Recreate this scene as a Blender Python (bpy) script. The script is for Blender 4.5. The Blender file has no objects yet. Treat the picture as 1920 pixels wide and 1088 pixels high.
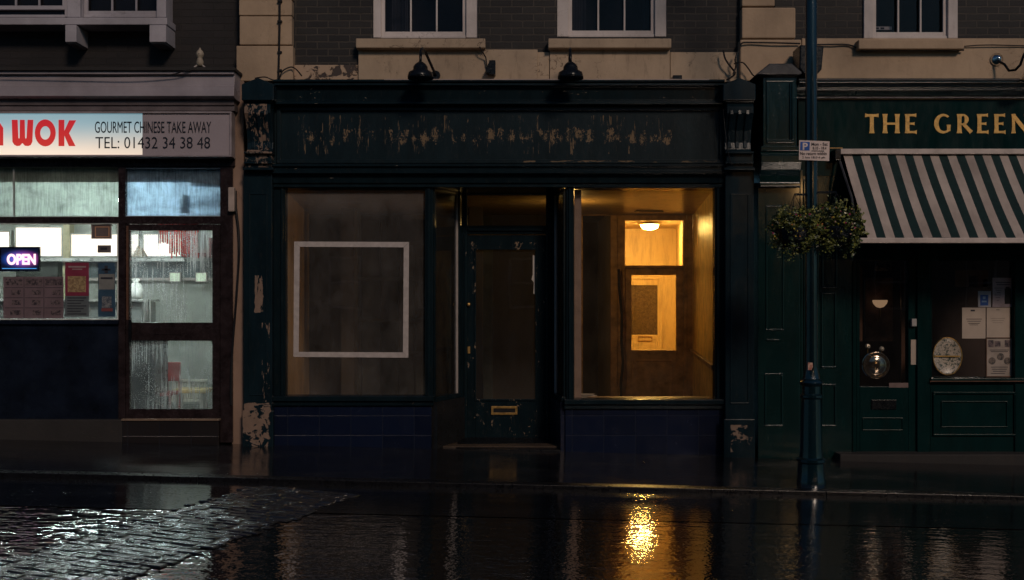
import bpy, math, random
from mathutils import Vector, Matrix
random.seed(7)
col = bpy.context.scene.collection
PI = math.pi
# ---------------------------------------------------------------- camera geometry
F, D, H, C = 2000.0, 10.8, 560.0, 1.54      # focal (photo px), distance to the facade plane, horizon row, eye height
def X(px, y=0.0): return (px-960.0)/F*(D+y)
def Z(py, y=0.0): return C-(py-H)/F*(D+y)
def gz(x): return -0.0233*x                # the street falls to the right
# ---------------------------------------------------------------- mesh builder
class MB:
    def __init__(s): s.v=[]; s.f=[]; s.mi=[]; s.cur=0
    def face(s, idx): s.f.append(idx); s.mi.append(s.cur)
    def hexa(s, p):
        b=len(s.v); s.v+= [tuple(q) for q in p]
        for q in ((0,1,2,3),(7,6,5,4),(0,4,5,1),(1,5,6,2),(2,6,7,3),(3,7,4,0)): s.face([b+i for i in q])
    def bw(s, x0,x1,y0,y1,z0,z1):
        if x0>x1: x0,x1=x1,x0
        if z0>z1: z0,z1=z1,z0
        s.hexa([(x0,y0,z0),(x0,y0,z1),(x1,y0,z1),(x1,y0,z0),(x0,y1,z0),(x0,y1,z1),(x1,y1,z1),(x1,y1,z0)]); return s
    def b(s, a,t,c,d, y0,y1):               # photo-pixel rectangle on the plane y0, extruded back to y1
        return s.bw(X(a,y0),X(c,y0),y0,y1,Z(d,y0),Z(t,y0))
    def frame(s, a,t,c,d, w, y0,y1, wb=None, wt=None):
        wb=wb or w; wt=wt or w
        s.b(a,t,c,t+wt,y0,y1); s.b(a,d-wb,c,d,y0,y1); s.b(a,t+wt,a+w,d-wb,y0,y1); s.b(c-w,t+wt,c,d-wb,y0,y1); return s
    def quad(s, p): b=len(s.v); s.v+=[tuple(q) for q in p]; s.face([b,b+1,b+2,b+3]); return s
    def qpx(s, a,t,c,d,y): return s.quad([(X(a,y),y,Z(d,y)),(X(c,y),y,Z(d,y)),(X(c,y),y,Z(t,y)),(X(a,y),y,Z(t,y))])
    def prism(s, pts, y0,y1):               # world (x,z) polygon
        n=len(pts); b=len(s.v)
        s.v+=[(x,y0,z) for x,z in pts]+[(x,y1,z) for x,z in pts]
        s.face(list(range(b,b+n))); s.face(list(range(b+2*n-1,b+n-1,-1)))
        for i in range(n): j=(i+1)%n; s.face([b+i,b+n+i,b+n+j,b+j])
        return s
    def ppx(s, pts, y0,y1): return s.prism([(X(a,y0),Z(c,y0)) for a,c in pts], y0,y1)
    def mould(s, a,c, prof, yb, ends=True):  # (row, depth) profile swept in x
        p=[(y,Z(r,y)) for r,y in prof]; x0,x1=X(a,prof[0][1]),X(c,prof[0][1])
        p=[(yb,p[0][1])]+p+[(yb,p[-1][1])]
        n=len(p); b=len(s.v)
        s.v+=[(x0,y,z) for y,z in p]+[(x1,y,z) for y,z in p]
        for i in range(n): j=(i+1)%n; s.face([b+i,b+j,b+n+j,b+n+i])
        s.face(list(range(b+n-1,b-1,-1))); s.face(list(range(b+n,b+2*n)))
        return s
    def tube(s, pts, r, n=8, caps=True):
        pts=[Vector(p) for p in pts]; rs=r if isinstance(r,(list,tuple)) else [r]*len(pts); b=len(s.v); up=Vector((0.13,0.21,1)).normalized()
        for i,p in enumerate(pts):
            t=(pts[min(i+1,len(pts)-1)]-pts[max(i-1,0)]).normalized()
            u=t.cross(up); 
            if u.length<.05: u=t.cross(Vector((1,0,0)))
            u.normalize(); w=t.cross(u)
            for k in range(n):
                a=2*PI*k/n; q=p+(u*math.cos(a)+w*math.sin(a))*rs[i]; s.v.append(tuple(q))
        for i in range(len(pts)-1):
            for k in range(n):
                k2=(k+1)%n; s.face([b+i*n+k,b+i*n+k2,b+(i+1)*n+k2,b+(i+1)*n+k])
        if caps: s.face([b+k for k in range(n)][::-1]); s.face([b+(len(pts)-1)*n+k for k in range(n)])
        return s
    def lathe(s, prof, cx,cy,cz=0, n=24, axis='z'):
        b=len(s.v)
        for r,h in prof:
            for k in range(n):
                a=2*PI*k/n
                if axis=='z': s.v.append((cx+r*math.cos(a),cy+r*math.sin(a),cz+h))
                else: s.v.append((cx+r*math.cos(a),cy+h,cz+r*math.sin(a)))
        for i in range(len(prof)-1):
            for k in range(n):
                k2=(k+1)%n; s.face([b+i*n+k,b+i*n+k2,b+(i+1)*n+k2,b+(i+1)*n+k])
        s.face([b+k for k in range(n)][::-1]); s.face([b+(len(prof)-1)*n+k for k in range(n)])
        return s
    def build(s, name, mat, parent=None, bev=0, smooth=False):
        me=bpy.data.meshes.new(name); me.from_pydata(s.v,[],s.f); 
        mats=mat if isinstance(mat,(list,tuple)) else [mat]
        for m in mats: me.materials.append(m)
        for i,p in enumerate(me.polygons):
            p.material_index=s.mi[i]; p.use_smooth=smooth
        me.update()
        import bmesh
        bm=bmesh.new(); bm.from_mesh(me); bmesh.ops.recalc_face_normals(bm,faces=bm.faces) if len(s.f)>1 else None; bm.to_mesh(me); bm.free()
        o=bpy.data.objects.new(name,me); col.objects.link(o); put(o,parent)
        if bev:
            m=o.modifiers.new('Bevel','BEVEL'); m.width=bev; m.segments=2; m.limit_method='ANGLE'; m.angle_limit=math.radians(50)
        if smooth:
            try: me.shade_smooth_by_angle=None
            except Exception: pass
        return o
ORG={}
def put(o,parent):
    if parent is None: return
    o.parent=parent
    o.matrix_parent_inverse=Matrix.Translation(-Vector(ORG.get(parent.name,(0,0,0))))
def thing(name,label,cat,loc=(0,0,0),group=None):
    o=bpy.data.objects.new(name,None); col.objects.link(o); o.location=loc; o.empty_display_size=.1; ORG[o.name]=tuple(loc)
    return tag(o,label,cat,group)
def tag(o,label,cat,group=None):
    o['label']=label; o['category']=cat
    if group: o['group']=group
    return o
def struct(o,label=None):
    o['kind']='structure'
    if label: o['label']=label
    return o
def copy_tree(o,parent=None,off=(0,0,0)):
    c=o.copy(); col.objects.link(c)
    if parent: c.parent=parent
    else: c.location=Vector(o.location)+Vector(off)
    for ch in list(o.children): copy_tree(ch,c)
    return c
def textmesh(txt,a,t,c,d,y,mat,name,parent,ext=.003,bold=0.0,fit=True):
    cu=bpy.data.curves.new('txt','FONT'); cu.body=txt; cu.extrude=ext; cu.offset=bold; cu.resolution_u=4
    to=bpy.data.objects.new('txt',cu); col.objects.link(to)
    dg=bpy.context.evaluated_depsgraph_get(); me=bpy.data.meshes.new_from_object(to.evaluated_get(dg)); bpy.data.objects.remove(to)
    xs=[v.co.x for v in me.vertices]; ys=[v.co.y for v in me.vertices]
    x0,x1,y0,y1=min(xs),max(xs),min(ys),max(ys); X0,X1,Z0,Z1=X(a,y),X(c,y),Z(d,y),Z(t,y)
    for v in me.vertices:
        v.co=Vector((X0+(v.co.x-x0)/(x1-x0)*(X1-X0), y-v.co.z, Z0+(v.co.y-y0)/(y1-y0)*(Z1-Z0)))
    me.name=name; me.materials.clear(); me.materials.append(mat); o=bpy.data.objects.new(name,me); col.objects.link(o); put(o,parent); return o
def shape(splines,y,mat,name,parent,ext=.004,conv=None):   # splines: closed loops in photo px; even-odd holes
    cu=bpy.data.curves.new('shp','CURVE'); cu.dimensions='2D'; cu.fill_mode='BOTH'; cu.extrude=ext
    for sp in splines:
        s=cu.splines.new('POLY'); s.points.add(len(sp)-1); s.use_cyclic_u=True
        for i,(a,b) in enumerate(sp): s.points[i].co=(X(a,y),Z(b,y),0,1)
    to=bpy.data.objects.new('shp',cu); col.objects.link(to)
    dg=bpy.context.evaluated_depsgraph_get(); me=bpy.data.meshes.new_from_object(to.evaluated_get(dg)); bpy.data.objects.remove(to)
    for v in me.vertices: v.co=Vector((v.co.x,y-v.co.z,v.co.y))
    me.name=name; me.materials.append(mat); o=bpy.data.objects.new(name,me); col.objects.link(o); put(o,parent); return o
# ---------------------------------------------------------------- material helper
class MT:
    def __init__(s,name):
        s.m=bpy.data.materials.new(name); s.m.use_nodes=True; s.nt=s.m.node_tree; s.nt.nodes.clear()
        s.out=s.n('ShaderNodeOutputMaterial'); s.geo=s.n('ShaderNodeNewGeometry'); s.pos=s.geo.outputs['Position']
    def n(s,t,**k):
        x=s.nt.nodes.new(t)
        for a,b in k.items(): setattr(x,a,b)
        return x
    def l(s,a,b):
        if hasattr(a,'is_output'): s.nt.links.new(a,b)
        elif isinstance(a,(tuple,list)) and len(a)==3 and b.type=='RGBA': b.default_value=(*a,1)
        else: b.default_value=a
    def vec(s,scale,off=(0,0,0),rot=(0,0,0),src=None):
        m=s.n('ShaderNodeMapping'); s.l(src or s.pos,m.inputs['Vector']); m.inputs['Scale'].default_value=scale if isinstance(scale,(tuple,list)) else (scale,)*3
        m.inputs['Location'].default_value=off; m.inputs['Rotation'].default_value=rot; return m.outputs[0]
    def noise(s,scale,detail=4,rough=.55,dist=0,off=(0,0,0)):
        x=s.n('ShaderNodeTexNoise'); s.l(s.vec(scale,off),x.inputs['Vector']); x.inputs['Scale'].default_value=1; x.inputs['Detail'].default_value=detail
        x.inputs['Roughness'].default_value=rough; x.inputs['Distortion'].default_value=dist; return x.outputs['Fac']
    def vor(s,scale,feature='F1',off=(0,0,0)):
        x=s.n('ShaderNodeTexVoronoi',feature=feature); s.l(s.vec(scale,off),x.inputs['Vector']); x.inputs['Scale'].default_value=1; return x.outputs['Distance']
    def mr(s,v,a,b,c=0,d=1,smooth=False):
        x=s.n('ShaderNodeMapRange'); x.clamp=True
        if smooth: x.interpolation_type='SMOOTHSTEP'
        s.l(v,x.inputs[0]); 
        for i,q in enumerate((a,b,c,d)): x.inputs[i+1].default_value=q
        return x.outputs[0]
    def ma(s,op,a,b=0.0):
        x=s.n('ShaderNodeMath',operation=op); s.l(a,x.inputs[0]); s.l(b,x.inputs[1]); return x.outputs[0]
    def mul(s,a,b): return s.ma('MULTIPLY',a,b)
    def add(s,a,b): return s.ma('ADD',a,b)
    def mx(s,a,b): return s.ma('MAXIMUM',a,b)
    def mix(s,f,a,b):
        x=s.n('ShaderNodeMix',data_type='RGBA'); s.l(f,x.inputs[0]); s.l(a,x.inputs[6]); s.l(b,x.inputs[7]); return x.outputs[2]
    def axis(s,i):
        if not hasattr(s,'_s'): s._s=s.n('ShaderNodeSeparateXYZ'); s.l(s.pos,s._s.inputs[0])
        return s._s.outputs[i]
    def band(s,i,lo,hi,soft=.1):
        a=s.axis(i); return s.mul(s.mr(a,lo-soft,lo+soft),s.mr(a,hi-soft,hi+soft,1,0))
    def bump(s,h,strength=.5,dist=.01,prev=None):
        x=s.n('ShaderNodeBump'); s.l(h,x.inputs['Height']); x.inputs['Strength'].default_value=strength; x.inputs['Distance'].default_value=dist
        if prev: s.l(prev,x.inputs['Normal'])
        return x.outputs[0]
    def bsdf(s,colr,rough=.5,normal=None,spec=.5,metal=0,coat=0,emis=None,es=0,alpha=None,ior=None):
        x=s.n('ShaderNodeBsdfPrincipled'); s.l(colr,x.inputs['Base Color']); s.l(rough,x.inputs['Roughness']); s.l(metal,x.inputs['Metallic'])
        s.l(spec,x.inputs['Specular IOR Level']); s.l(coat,x.inputs['Coat Weight']); x.inputs['Coat Roughness'].default_value=.08
        if ior: x.inputs['IOR'].default_value=ior
        if normal: s.l(normal,x.inputs['Normal'])
        if emis is not None: s.l(emis,x.inputs['Emission Color']); s.l(es,x.inputs['Emission Strength'])
        return x.outputs[0]
    def fin(s,sh): s.nt.links.new(sh,s.out.inputs[0]); return s.m
def simple(name,c,rough=.5,var=.25,vs=6,metal=0,bump=.15,bs=60,spec=.25,coat=0):
    m=MT(name); n=m.noise(vs,5); k=m.mr(n,.25,.75,1-var,1+var)
    cc=m.mix(m.mr(n,.3,.7),tuple(q*(1-var) for q in c),tuple(min(1,q*(1+var)) for q in c))
    return m.fin(m.bsdf(cc,m.mr(m.noise(vs*3,3),.3,.7,max(.02,rough-.08),rough+.1),m.bump(m.noise(bs,3),bump,.004),metal=metal,spec=spec,coat=coat))
def emit(name,c,st):
    m=MT(name); e=m.n('ShaderNodeEmission'); m.l(c,e.inputs[0]); e.inputs[1].default_value=st; return m.fin(e.outputs[0])
# --- paints
def peeling(name,base,under,zones,rough=.3,fine=.62,bumps=.35,dirt=.5):
    """dark gloss paint flaking off; zones = list of (x0,x1,z0,z1,soft,threshold,scale)"""
    m=MT(name); mask=None
    for zn in zones:
        x0,x1,z0,z1,soft,th,sc=zn[:7]
        reg=m.mul(m.band(0,x0,x1,soft),m.band(2,z0,z1,soft))
        n=m.noise(sc,6,.68,.6,off=(x0*3,0,z0))
        coarse=m.noise(zn[7] if len(zn)>7 else (sc[0]*.18,sc[1]*.2,sc[2]*.25),3,.5,off=(9,3,x0))
        v=m.add(m.add(n,m.mul(m.ma('SUBTRACT',coarse,.5),(1.2 if len(zn)>7 else .85) if sc[0]>60 else .55)),m.mul(m.ma('SUBTRACT',reg,1.0),.9))
        k=m.mr(v,th,th+.015)
        mask=k if mask is None else m.mx(mask,k)
    nn=m.noise((7,7,2.2),6,.6)
    c=m.mix(m.mr(nn,.3,.75),base,tuple(q*.55 for q in base)); c=m.mix(m.mr(m.noise((30,30,9),5,.7),.55,.8,0,.35),c,(.05,.045,.04))
    if mask is None: mask=0.0
    u=m.mix(m.noise(14,5,.7),under,tuple(q*.45 for q in under))
    cc=m.mix(mask,c,u)
    hgt=m.add(m.mul(m.noise((90,90,24),4,.7),.5),m.mul(m.noise((9,9,5),4),.8))
    if not isinstance(mask,float): hgt=m.add(hgt,m.mul(mask,-.6))
    r=m.mix(mask,(rough,)*3,(.75,)*3) if not isinstance(mask,float) else rough
    rr=m.n('ShaderNodeRGBToBW'); 
    if not isinstance(r,float): m.l(r,rr.inputs[0]); r=rr.outputs[0]
    return m.fin(m.bsdf(cc,r,m.bump(hgt,bumps,.006),spec=.2))
def wetpaint(name,base,rough=.22,b=.8,sc=(70,70,16),coat=.3):
    m=MT(name); nn=m.noise((6,6,1.8),6,.65)
    c=m.mix(m.mr(nn,.3,.75),base,tuple(q*.5 for q in base)); c=m.mix(m.mr(m.noise((25,25,5),6,.75),.6,.85,0,.4),c,(.06,.05,.035))
    hgt=m.add(m.mul(m.noise(sc,5,.7),.8),m.mul(m.mr(m.vor((110,110,45)),0,.3,1,0),.25))
    return m.fin(m.bsdf(c,m.mr(m.noise((12,12,3),4),.3,.7,rough*.7,rough*1.6),m.bump(hgt,b,.006),coat=coat,spec=.1 if coat==0 else .4))
def stucco(name,base,dark=(.05,.035,.025),cr=1.0):
    m=MT(name); a=m.noise((1.6,1.6,1.2),7,.65); c=m.mix(m.mr(a,.35,.7),base,tuple(q*.62 for q in base))
    c=m.mix(m.mr(m.noise((14,14,3),6,.7),.56,.8,0,.45*cr),c,dark)
    crack=m.ma('ABSOLUTE',m.ma('SUBTRACT',m.noise((2.3,2.3,3.1),5,.62,.8,off=(4,4,2)),.5))
    rare=m.mr(m.noise(1.1,2,off=(7,1,3)),.5,.62)
    ck=m.mul(m.mr(crack,0.0,.006,1,0),rare); c=m.mix(m.mul(ck,.8*cr),c,dark)
    spots=m.mr(m.noise(9,6,.75,off=(2,8,5)),.68,.72); c=m.mix(m.mul(spots,.7*cr),c,dark)
    hgt=m.add(m.mul(m.noise(40,6,.7),.3),m.add(m.mul(m.noise(5,4),.6),m.mul(ck,-.6)))
    return m.fin(m.bsdf(c,.75,m.bump(hgt,.5,.012),spec=.3))
def brick(name,c1,c2,mortar,sc=1.0,off=(0,0,0)):
    m=MT(name); b=m.n('ShaderNodeTexBrick'); cmb=m.n('ShaderNodeCombineXYZ'); m.l(m.axis(0),cmb.inputs[0]); m.l(m.axis(2),cmb.inputs[1])
    wob=m.noise(18,3); v=m.n('ShaderNodeVectorMath',operation='ADD'); m.l(cmb.outputs[0],v.inputs[0])
    w2=m.n('ShaderNodeCombineXYZ'); m.l(m.mul(m.ma('SUBTRACT',wob,.5),.012),w2.inputs[0]); m.l(m.mul(m.ma('SUBTRACT',m.noise(12,2,off=(3,3,3)),.5),.012),w2.inputs[1]); m.l(w2.outputs[0],v.inputs[1])
    m.l(v.outputs[0],b.inputs['Vector']); b.offset=.5
    for k,q in (('Scale',1),('Mortar Size',.007),('Mortar Smooth',.25),('Brick Width',.222),('Row Height',.072),('Bias',0)): b.inputs[k].default_value=q
    m.l(c1,b.inputs['Color1']); m.l(c2,b.inputs['Color2']); m.l(mortar,b.inputs['Mortar'])
    c=m.mix(m.mr(m.noise((1.3,1.3,1.3),6,.7),.4,.75,0,.75),b.outputs['Color'],(.008,.007,.007))
    c=m.mix(m.mr(m.noise(30,5,.7),.6,.85,0,.4),c,(.07,.05,.04))
    hgt=m.add(m.mul(b.outputs['Fac'],-.8),m.mul(m.noise(55,5,.7),.5))
    return m.fin(m.bsdf(c,.7,m.bump(hgt,.8,.01),spec=.35))
def tiles(name,c):
    m=MT(name); b=m.n('ShaderNodeTexBrick'); cmb=m.n('ShaderNodeCombineXYZ'); m.l(m.add(m.axis(0),.03),cmb.inputs[0]); m.l(m.add(m.axis(2),.045),cmb.inputs[1]); m.l(cmb.outputs[0],b.inputs['Vector'])
    b.offset=0.0
    for k,q in (('Scale',1),('Mortar Size',.0028),('Mortar Smooth',.3),('Brick Width',.32),('Row Height',.2),('Bias',-.2)): b.inputs[k].default_value=q
    m.l(c,b.inputs['Color1']); m.l(tuple(q*.6 for q in c),b.inputs['Color2']); m.l((.017,.018,.026),b.inputs['Mortar'])
    cc=m.mix(m.mr(m.noise(5,5,.7),.5,.8,0,.25),b.outputs['Color'],(.012,.012,.02))
    return m.fin(m.bsdf(cc,m.mr(m.noise(8,4),.3,.7,.2,.28),m.bump(m.add(m.mul(b.outputs['Fac'],-1),m.mul(m.noise(14,3),.3)),.4,.006),spec=.5))
def glass(name,film=.05,filmc=(.5,.45,.4),gl=1.0,streak=0,trans=.0,tint=(.92,.95,.95),seed=0,droplets=0,rough=0.0,top=None,patch=0,glow=1.0,cap=.93,vary=0):
    m=MT(name); t=m.n('ShaderNodeBsdfTransparent'); m.l(tint,t.inputs[0]); g=m.n('ShaderNodeBsdfGlossy'); g.inputs[1].default_value=rough; m.l((.9,.95,1),g.inputs[0])
    lw=m.n('ShaderNodeLayerWeight'); lw.inputs[0].default_value=.12; fr=m.mul(m.add(m.mul(lw.outputs['Fresnel'],.9),.045),gl)
    k=m.mul(m.mr(m.noise((5,5,2.5),6,.7,off=(seed,0,0)),.3,.75,.35,1.5),film)
    sp=m.mr(m.noise(70,3,.8,off=(seed,2,1)),.76,.79); reg=m.mr(m.noise(2.2,3,off=(seed,5,1)),.45,.62)
    k=m.add(k,m.mul(m.mul(sp,reg),.45*(film>0)))
    if patch: k=m.add(k,m.mul(m.mr(m.noise((3,3,2),5,.7,.6,off=(seed,1,7)),.35,.75),patch))
    if top is not None:   # stain near the top edge
        k=m.add(k,m.mul(m.mr(m.add(m.axis(2),m.mul(m.noise((6,6,3),5,.7),.22)),top,top+.22),.16))
    if streak:
        n=m.noise((75,75,2.2),5,.62,.35,off=(seed,0,0)); n2=m.noise((150,150,30),3,.6,.3,off=(seed,4,0))
        where=m.noise((3.0,3.0,2.0),3,.5,off=(seed,9,2))
        s1=m.mr(m.add(n,m.mul(m.ma('SUBTRACT',where,.5),.5)),.5,.62); k=m.add(k,m.mul(s1,streak)); k=m.add(k,m.mul(m.mul(m.mr(n2,.5,.7),m.mr(where,.35,.6)),streak*.6))
    if droplets:
        d=m.mr(m.vor((95,95,70),off=(seed,0,0)),.16,.3,1,0); dr=m.mr(m.noise((4,4,3),3,off=(seed,3,3)),.42,.58); k=m.add(k,m.mul(m.mul(d,dr),droplets))
    k=m.ma('MINIMUM',k,cap)
    fcol=filmc; tcol=tuple(min(1,q*glow) for q in filmc)
    if vary:
        vn=m.add(m.mul(m.noise((4,4,5),5,.7,.5,off=(seed,3,3)),.6),m.mul(m.noise((60,60,5),4,.6,.3,off=(seed,8,3)),.45)); vk=m.mr(vn,.38,.66)
        tcol=m.mix(vk,tuple(q*(1-vary) for q in tcol),tcol); fcol=m.mix(vk,tuple(q*(1-vary) for q in filmc),filmc)
    df=m.n('ShaderNodeBsdfDiffuse'); m.l(fcol,df.inputs[0]); tr=m.n('ShaderNodeBsdfTranslucent'); m.l(tcol,tr.inputs[0])
    ms=m.n('ShaderNodeMixShader'); ms.inputs[0].default_value=trans; m.nt.links.new(df.outputs[0],ms.inputs[1]); m.nt.links.new(tr.outputs[0],ms.inputs[2])
    m1=m.n('ShaderNodeMixShader'); m.l(k,m1.inputs[0]); m.nt.links.new(t.outputs[0],m1.inputs[1]); m.nt.links.new(ms.outputs[0],m1.inputs[2])
    bm=m.bump(m.noise((1.2,1.2,1.2),2),.06,.02); m.l(bm,g.inputs['Normal'])
    m2=m.n('ShaderNodeMixShader'); m.l(fr,m2.inputs[0]); m.nt.links.new(m1.outputs[0],m2.inputs[1]); m.nt.links.new(g.outputs[0],m2.inputs[2])
    return m.fin(m2.outputs[0])
GREEN=(.009,.019,.024); UNDER=(.3,.21,.14)
xf0,xf1=X(550),X(1270)
m_fascia=peeling('faded flaking fascia paint',GREEN,(.25,.17,.10),[(xf0,xf1,Z(290),Z(232),.16,.615,(110,10,75),(15,5,2.4)),(xf0,xf1,Z(300),Z(208),.06,.67,(110,10,9)),(xf0,xf1,Z(285),Z(228),.1,.62,(70,10,40),(11,5,3.5)),(X(980),X(1350),Z(308),Z(302),.008,.55,(9,9,30))],rough=.28,bumps=.4)
m_green=peeling('dark green shopfront paint',(.006,.0145,.0195),UNDER,[(X(520),X(1360),Z(860),Z(735),.08,.70,(30,30,30)),(X(860),X(1040),Z(860),Z(440),.05,.69,(70,70,30)),(X(515),X(1360),Z(345),Z(150),.05,.72,(20,20,60))],rough=.22)
m_pil=peeling('badly flaking pilaster paint',(.007,.018,.025),(.28,.19,.14),[(X(440),X(520),Z(850),Z(745),.06,.49,(9,9,11)),(X(490),X(515),Z(800),Z(600),.03,.54,(16,16,4)),(X(478),X(502),Z(590),Z(512),.03,.47,(16,16,5)),(X(452),X(515),Z(320),Z(200),.02,.54,(22,22,9)),(X(1360),X(1415),Z(850),Z(790),.03,.56,(12,12,14)),(X(440),X(520),Z(320),Z(284),.01,.52,(10,10,16)),(X(440),X(520),Z(200),Z(184),.01,.62,(16,16,30))],rough=.25)
m_pub=wetpaint('wet deep green gloss paint',(.006,.024,.026),.26,.7)
m_pubwet=wetpaint('rain wet green panel paint',(.005,.021,.021),.12,.6,(60,60,9),coat=.25)
m_pubflat=wetpaint('green fascia paint',(.003,.020,.0205),.2,.15,(40,40,20),coat=0)
m_gold=simple('gold leaf lettering',(.72,.42,.12),.5,.25,30,0,.3)
m_goldline=simple('gilded line',(.5,.28,.09),.45,.3,20)
m_stucco=stucco('cream stucco',(.44,.33,.23),cr=1.4); m_stucco2=stucco('plain cream render',(.46,.33,.22),cr=.4); m_strip=stucco('tan painted render',(.3,.2,.15),cr=.6)
m_brick=brick('soot dark brick',(.023,.021,.02),(.012,.011,.012),(.062,.051,.042))
m_brickL=brick('blackened brick',(.022,.018,.018),(.014,.012,.013),(.02,.017,.016))
m_tiles=tiles('navy glazed tiles',(.005,.0095,.028))
m_white=stucco('weathered white gloss woodwork',(.62,.55,.52),cr=.7)
m_greywh=stucco('grey white woodwork',(.42,.39,.42),cr=.4)
m_board=simple('grey white plastic boards',(.29,.255,.275),.3,.2,3,bump=.05)
m_brown=simple('dark brown stained wood',(.02,.0135,.0145),.25,.5,8,bump=.3)
m_brownl=simple('worn brown wood',(.10,.05,.032),.4,.4,10)
m_riser=simple('dark blue painted board',(.006,.009,.017),.25,.5,3)
m_black=simple('black painted metal',(.006,.007,.009),.25,.3,12)
m_dark=simple('near black surface',(.008,.008,.009),.7)  # on room walls this near-black colour stands in for lack of light
m_cable=simple('black cable',(.012,.011,.012),.5)
m_stone=stucco('dark stained stone',(.028,.025,.024))
m_brass=simple('tarnished brass',(.5,.3,.1),.35,.3,20,metal=.8)
m_chrome=simple('polished metal',(.75,.72,.68),.12,.1,10,metal=1,bump=.03)
m_tape=simple('white masking board',(.42,.37,.345),.5,.15,18)
m_paper=simple('pale paper',(.55,.5,.45),.6,.1,12)
m_ink=simple('dark ink',(.03,.03,.04),.6)
m_red=simple('red sign film',(.55,.02,.02),.4)
m_slate=simple('lead flashing',(.045,.045,.05),.35,.5,8,bump=.4)
# ---------------------------------------------------------------- ground
def wet(name,base,kind):
    m=MT(name)
    if kind=='road':
        ag=m.vor((85,85,85)); ag2=m.vor((38,38,38),off=(3,1,0)); big=m.noise((.7,1.1,1),5,.6)
        smooth=m.mr(big,.42,.62)                        # water film where it pools
        lf=m.mr(m.axis(0),-2.7,-.9,5.0,1.0,True); h=m.add(m.mul(m.noise((60,60,60),2,.6),.22),m.add(m.mul(ag2,.38),m.mul(m.mul(m.noise((5.5,13,9),2.2,.5,.5),lf),2.5)))
        rip=m.mul(m.noise((2.2,9,5),3,.5,.4),lf)
        nrm=m.bump(h,.34,.0042); nrm=m.bump(rip,.10,.012,nrm)
        c=m.mix(m.mr(ag2,0,.6),base,tuple(q*.35 for q in base)); c=m.mix(m.mr(m.noise(120,2),.64,.68,0,.7),c,(.22,.17,.14))
        r=m.mr(big,.35,.65,.06,.02)
        return m.fin(m.bsdf(c,r,nrm,spec=.5,coat=0,ior=5.5))
    if kind=='band':
        ag2=m.vor((45,45,45),off=(3,1,0)); big=m.noise((.9,2.5,1),4,.6)
        h=m.add(m.mul(ag2,.35),m.mul(m.noise((7,22,9),4,.6,.3),.8)); nrm=m.bump(h,.16,.008)
        k=m.mul(m.mr(m.vor((24,24,24),off=(1,7,0)),.12,.2,1,0),m.mr(m.noise(3,2),.45,.6)); nrm=m.bump(k,.7,.006,nrm)
        return m.fin(m.bsdf(m.mix(m.mr(big,.3,.7),base,tuple(q*.4 for q in base)),m.mr(big,.35,.65,.08,.03),nrm,spec=.5,ior=3.0))
    if kind=='gutter':
        h=m.add(m.mul(m.noise((5,40,9),4,.6,.3),.8),m.mul(m.noise(60,3),.3)); return m.fin(m.bsdf(base,.1,m.bump(h,.25,.006),spec=.5,coat=.3,ior=1.9))
    if kind=='setts':
        n=m.noise((8,8,8),3); c=m.mix(m.mr(n,.35,.65),base,tuple(q*.4 for q in base))
        return m.fin(m.bsdf(c,m.mr(m.noise(9,4),.3,.7,.10,.3),m.bump(m.add(m.noise((18,34,20),4),m.mul(m.noise(120,3),.5)),.5,.007),spec=.5,coat=.1,ior=1.9))
    if kind=='slabs':
        cmb=m.n('ShaderNodeCombineXYZ'); m.l(m.axis(0),cmb.inputs[0]); m.l(m.axis(1),cmb.inputs[1]); b=m.n('ShaderNodeTexBrick'); m.l(cmb.outputs[0],b.inputs['Vector']); b.offset=.4
        for k,q in (('Scale',1),('Mortar Size',.006),('Mortar Smooth',.3),('Brick Width',.88),('Row Height',.58),('Bias',0)): b.inputs[k].default_value=q
        m.l(base,b.inputs['Color1']); m.l(tuple(q*.6 for q in base),b.inputs['Color2']); m.l((.01,.01,.01),b.inputs['Mortar'])
        big=m.noise((1.3,2.2,1),4,.6)
        h=m.add(m.mul(b.outputs['Fac'],-2.0),m.add(m.mul(m.noise((3,16,5),4,.6),.8),m.mul(m.noise(90,3),.12)))
        return m.fin(m.bsdf(b.outputs['Color'],m.mr(big,.38,.62,.24,.05),m.bump(h,.4,.008),spec=.5,coat=.2,ior=2.2))
def sheet(name,mat,pts,dz,nx=1):
    mb=MB(); mb.quad([(x,y,gz(x)+dz) for x,y in pts]); return mb.build(name,mat)
KERB=-1.84; ROADZ=-.035
struct(sheet('road',wet('wet asphalt',(.010,.0105,.013),'road'),[(-45,-60),(45,-60),(45,KERB-.145),(-45,KERB-.145)],ROADZ))
struct(sheet('ground',m_dark,[(-60,-62),(60,-62),(60,60),(-60,60)],-.30))
struct(sheet('pavement',wet('wet paving slabs',(.011,.011,.014),'slabs'),[(-45,KERB),(45,KERB),(45,12),(-45,12)],0))
m_kerb=simple('dark kerb granite',(.005,.005,.0065),.3,.4,12,bump=.5,bs=50,spec=.25)
g=MB()
for i in range(-5,5):                                     # kerb stones, one band
    x0,x1=i*2.6+.002,(i+1)*2.6-.002; y0,y1=KERB-.14,KERB
    g.hexa([(x0,y0,gz(x0)-.2),(x0,y0,gz(x0)+.004),(x1,y0,gz(x1)+.004),(x1,y0,gz(x1)-.2),(x0,y1,gz(x0)-.2),(x0,y1,gz(x0)+.004),(x1,y1,gz(x1)+.004),(x1,y1,gz(x1)-.2)])
struct(g.build('kerb',m_kerb,bev=.004))
struct(sheet('gutter_channel',wet('flooded gutter',(.012,.012,.013),'gutter'),[(-40,KERB-.42),(40,KERB-.42),(40,KERB-.142),(-40,KERB-.142)],ROADZ+.004))
struct(sheet('tarmac_strip',wet('smooth wet tarmac strip',(.009,.0095,.012),'band'),[(-42,-3.12),(42,-3.16),(42,KERB-.418),(-42,KERB-.418)],ROADZ+.0035))
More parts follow.
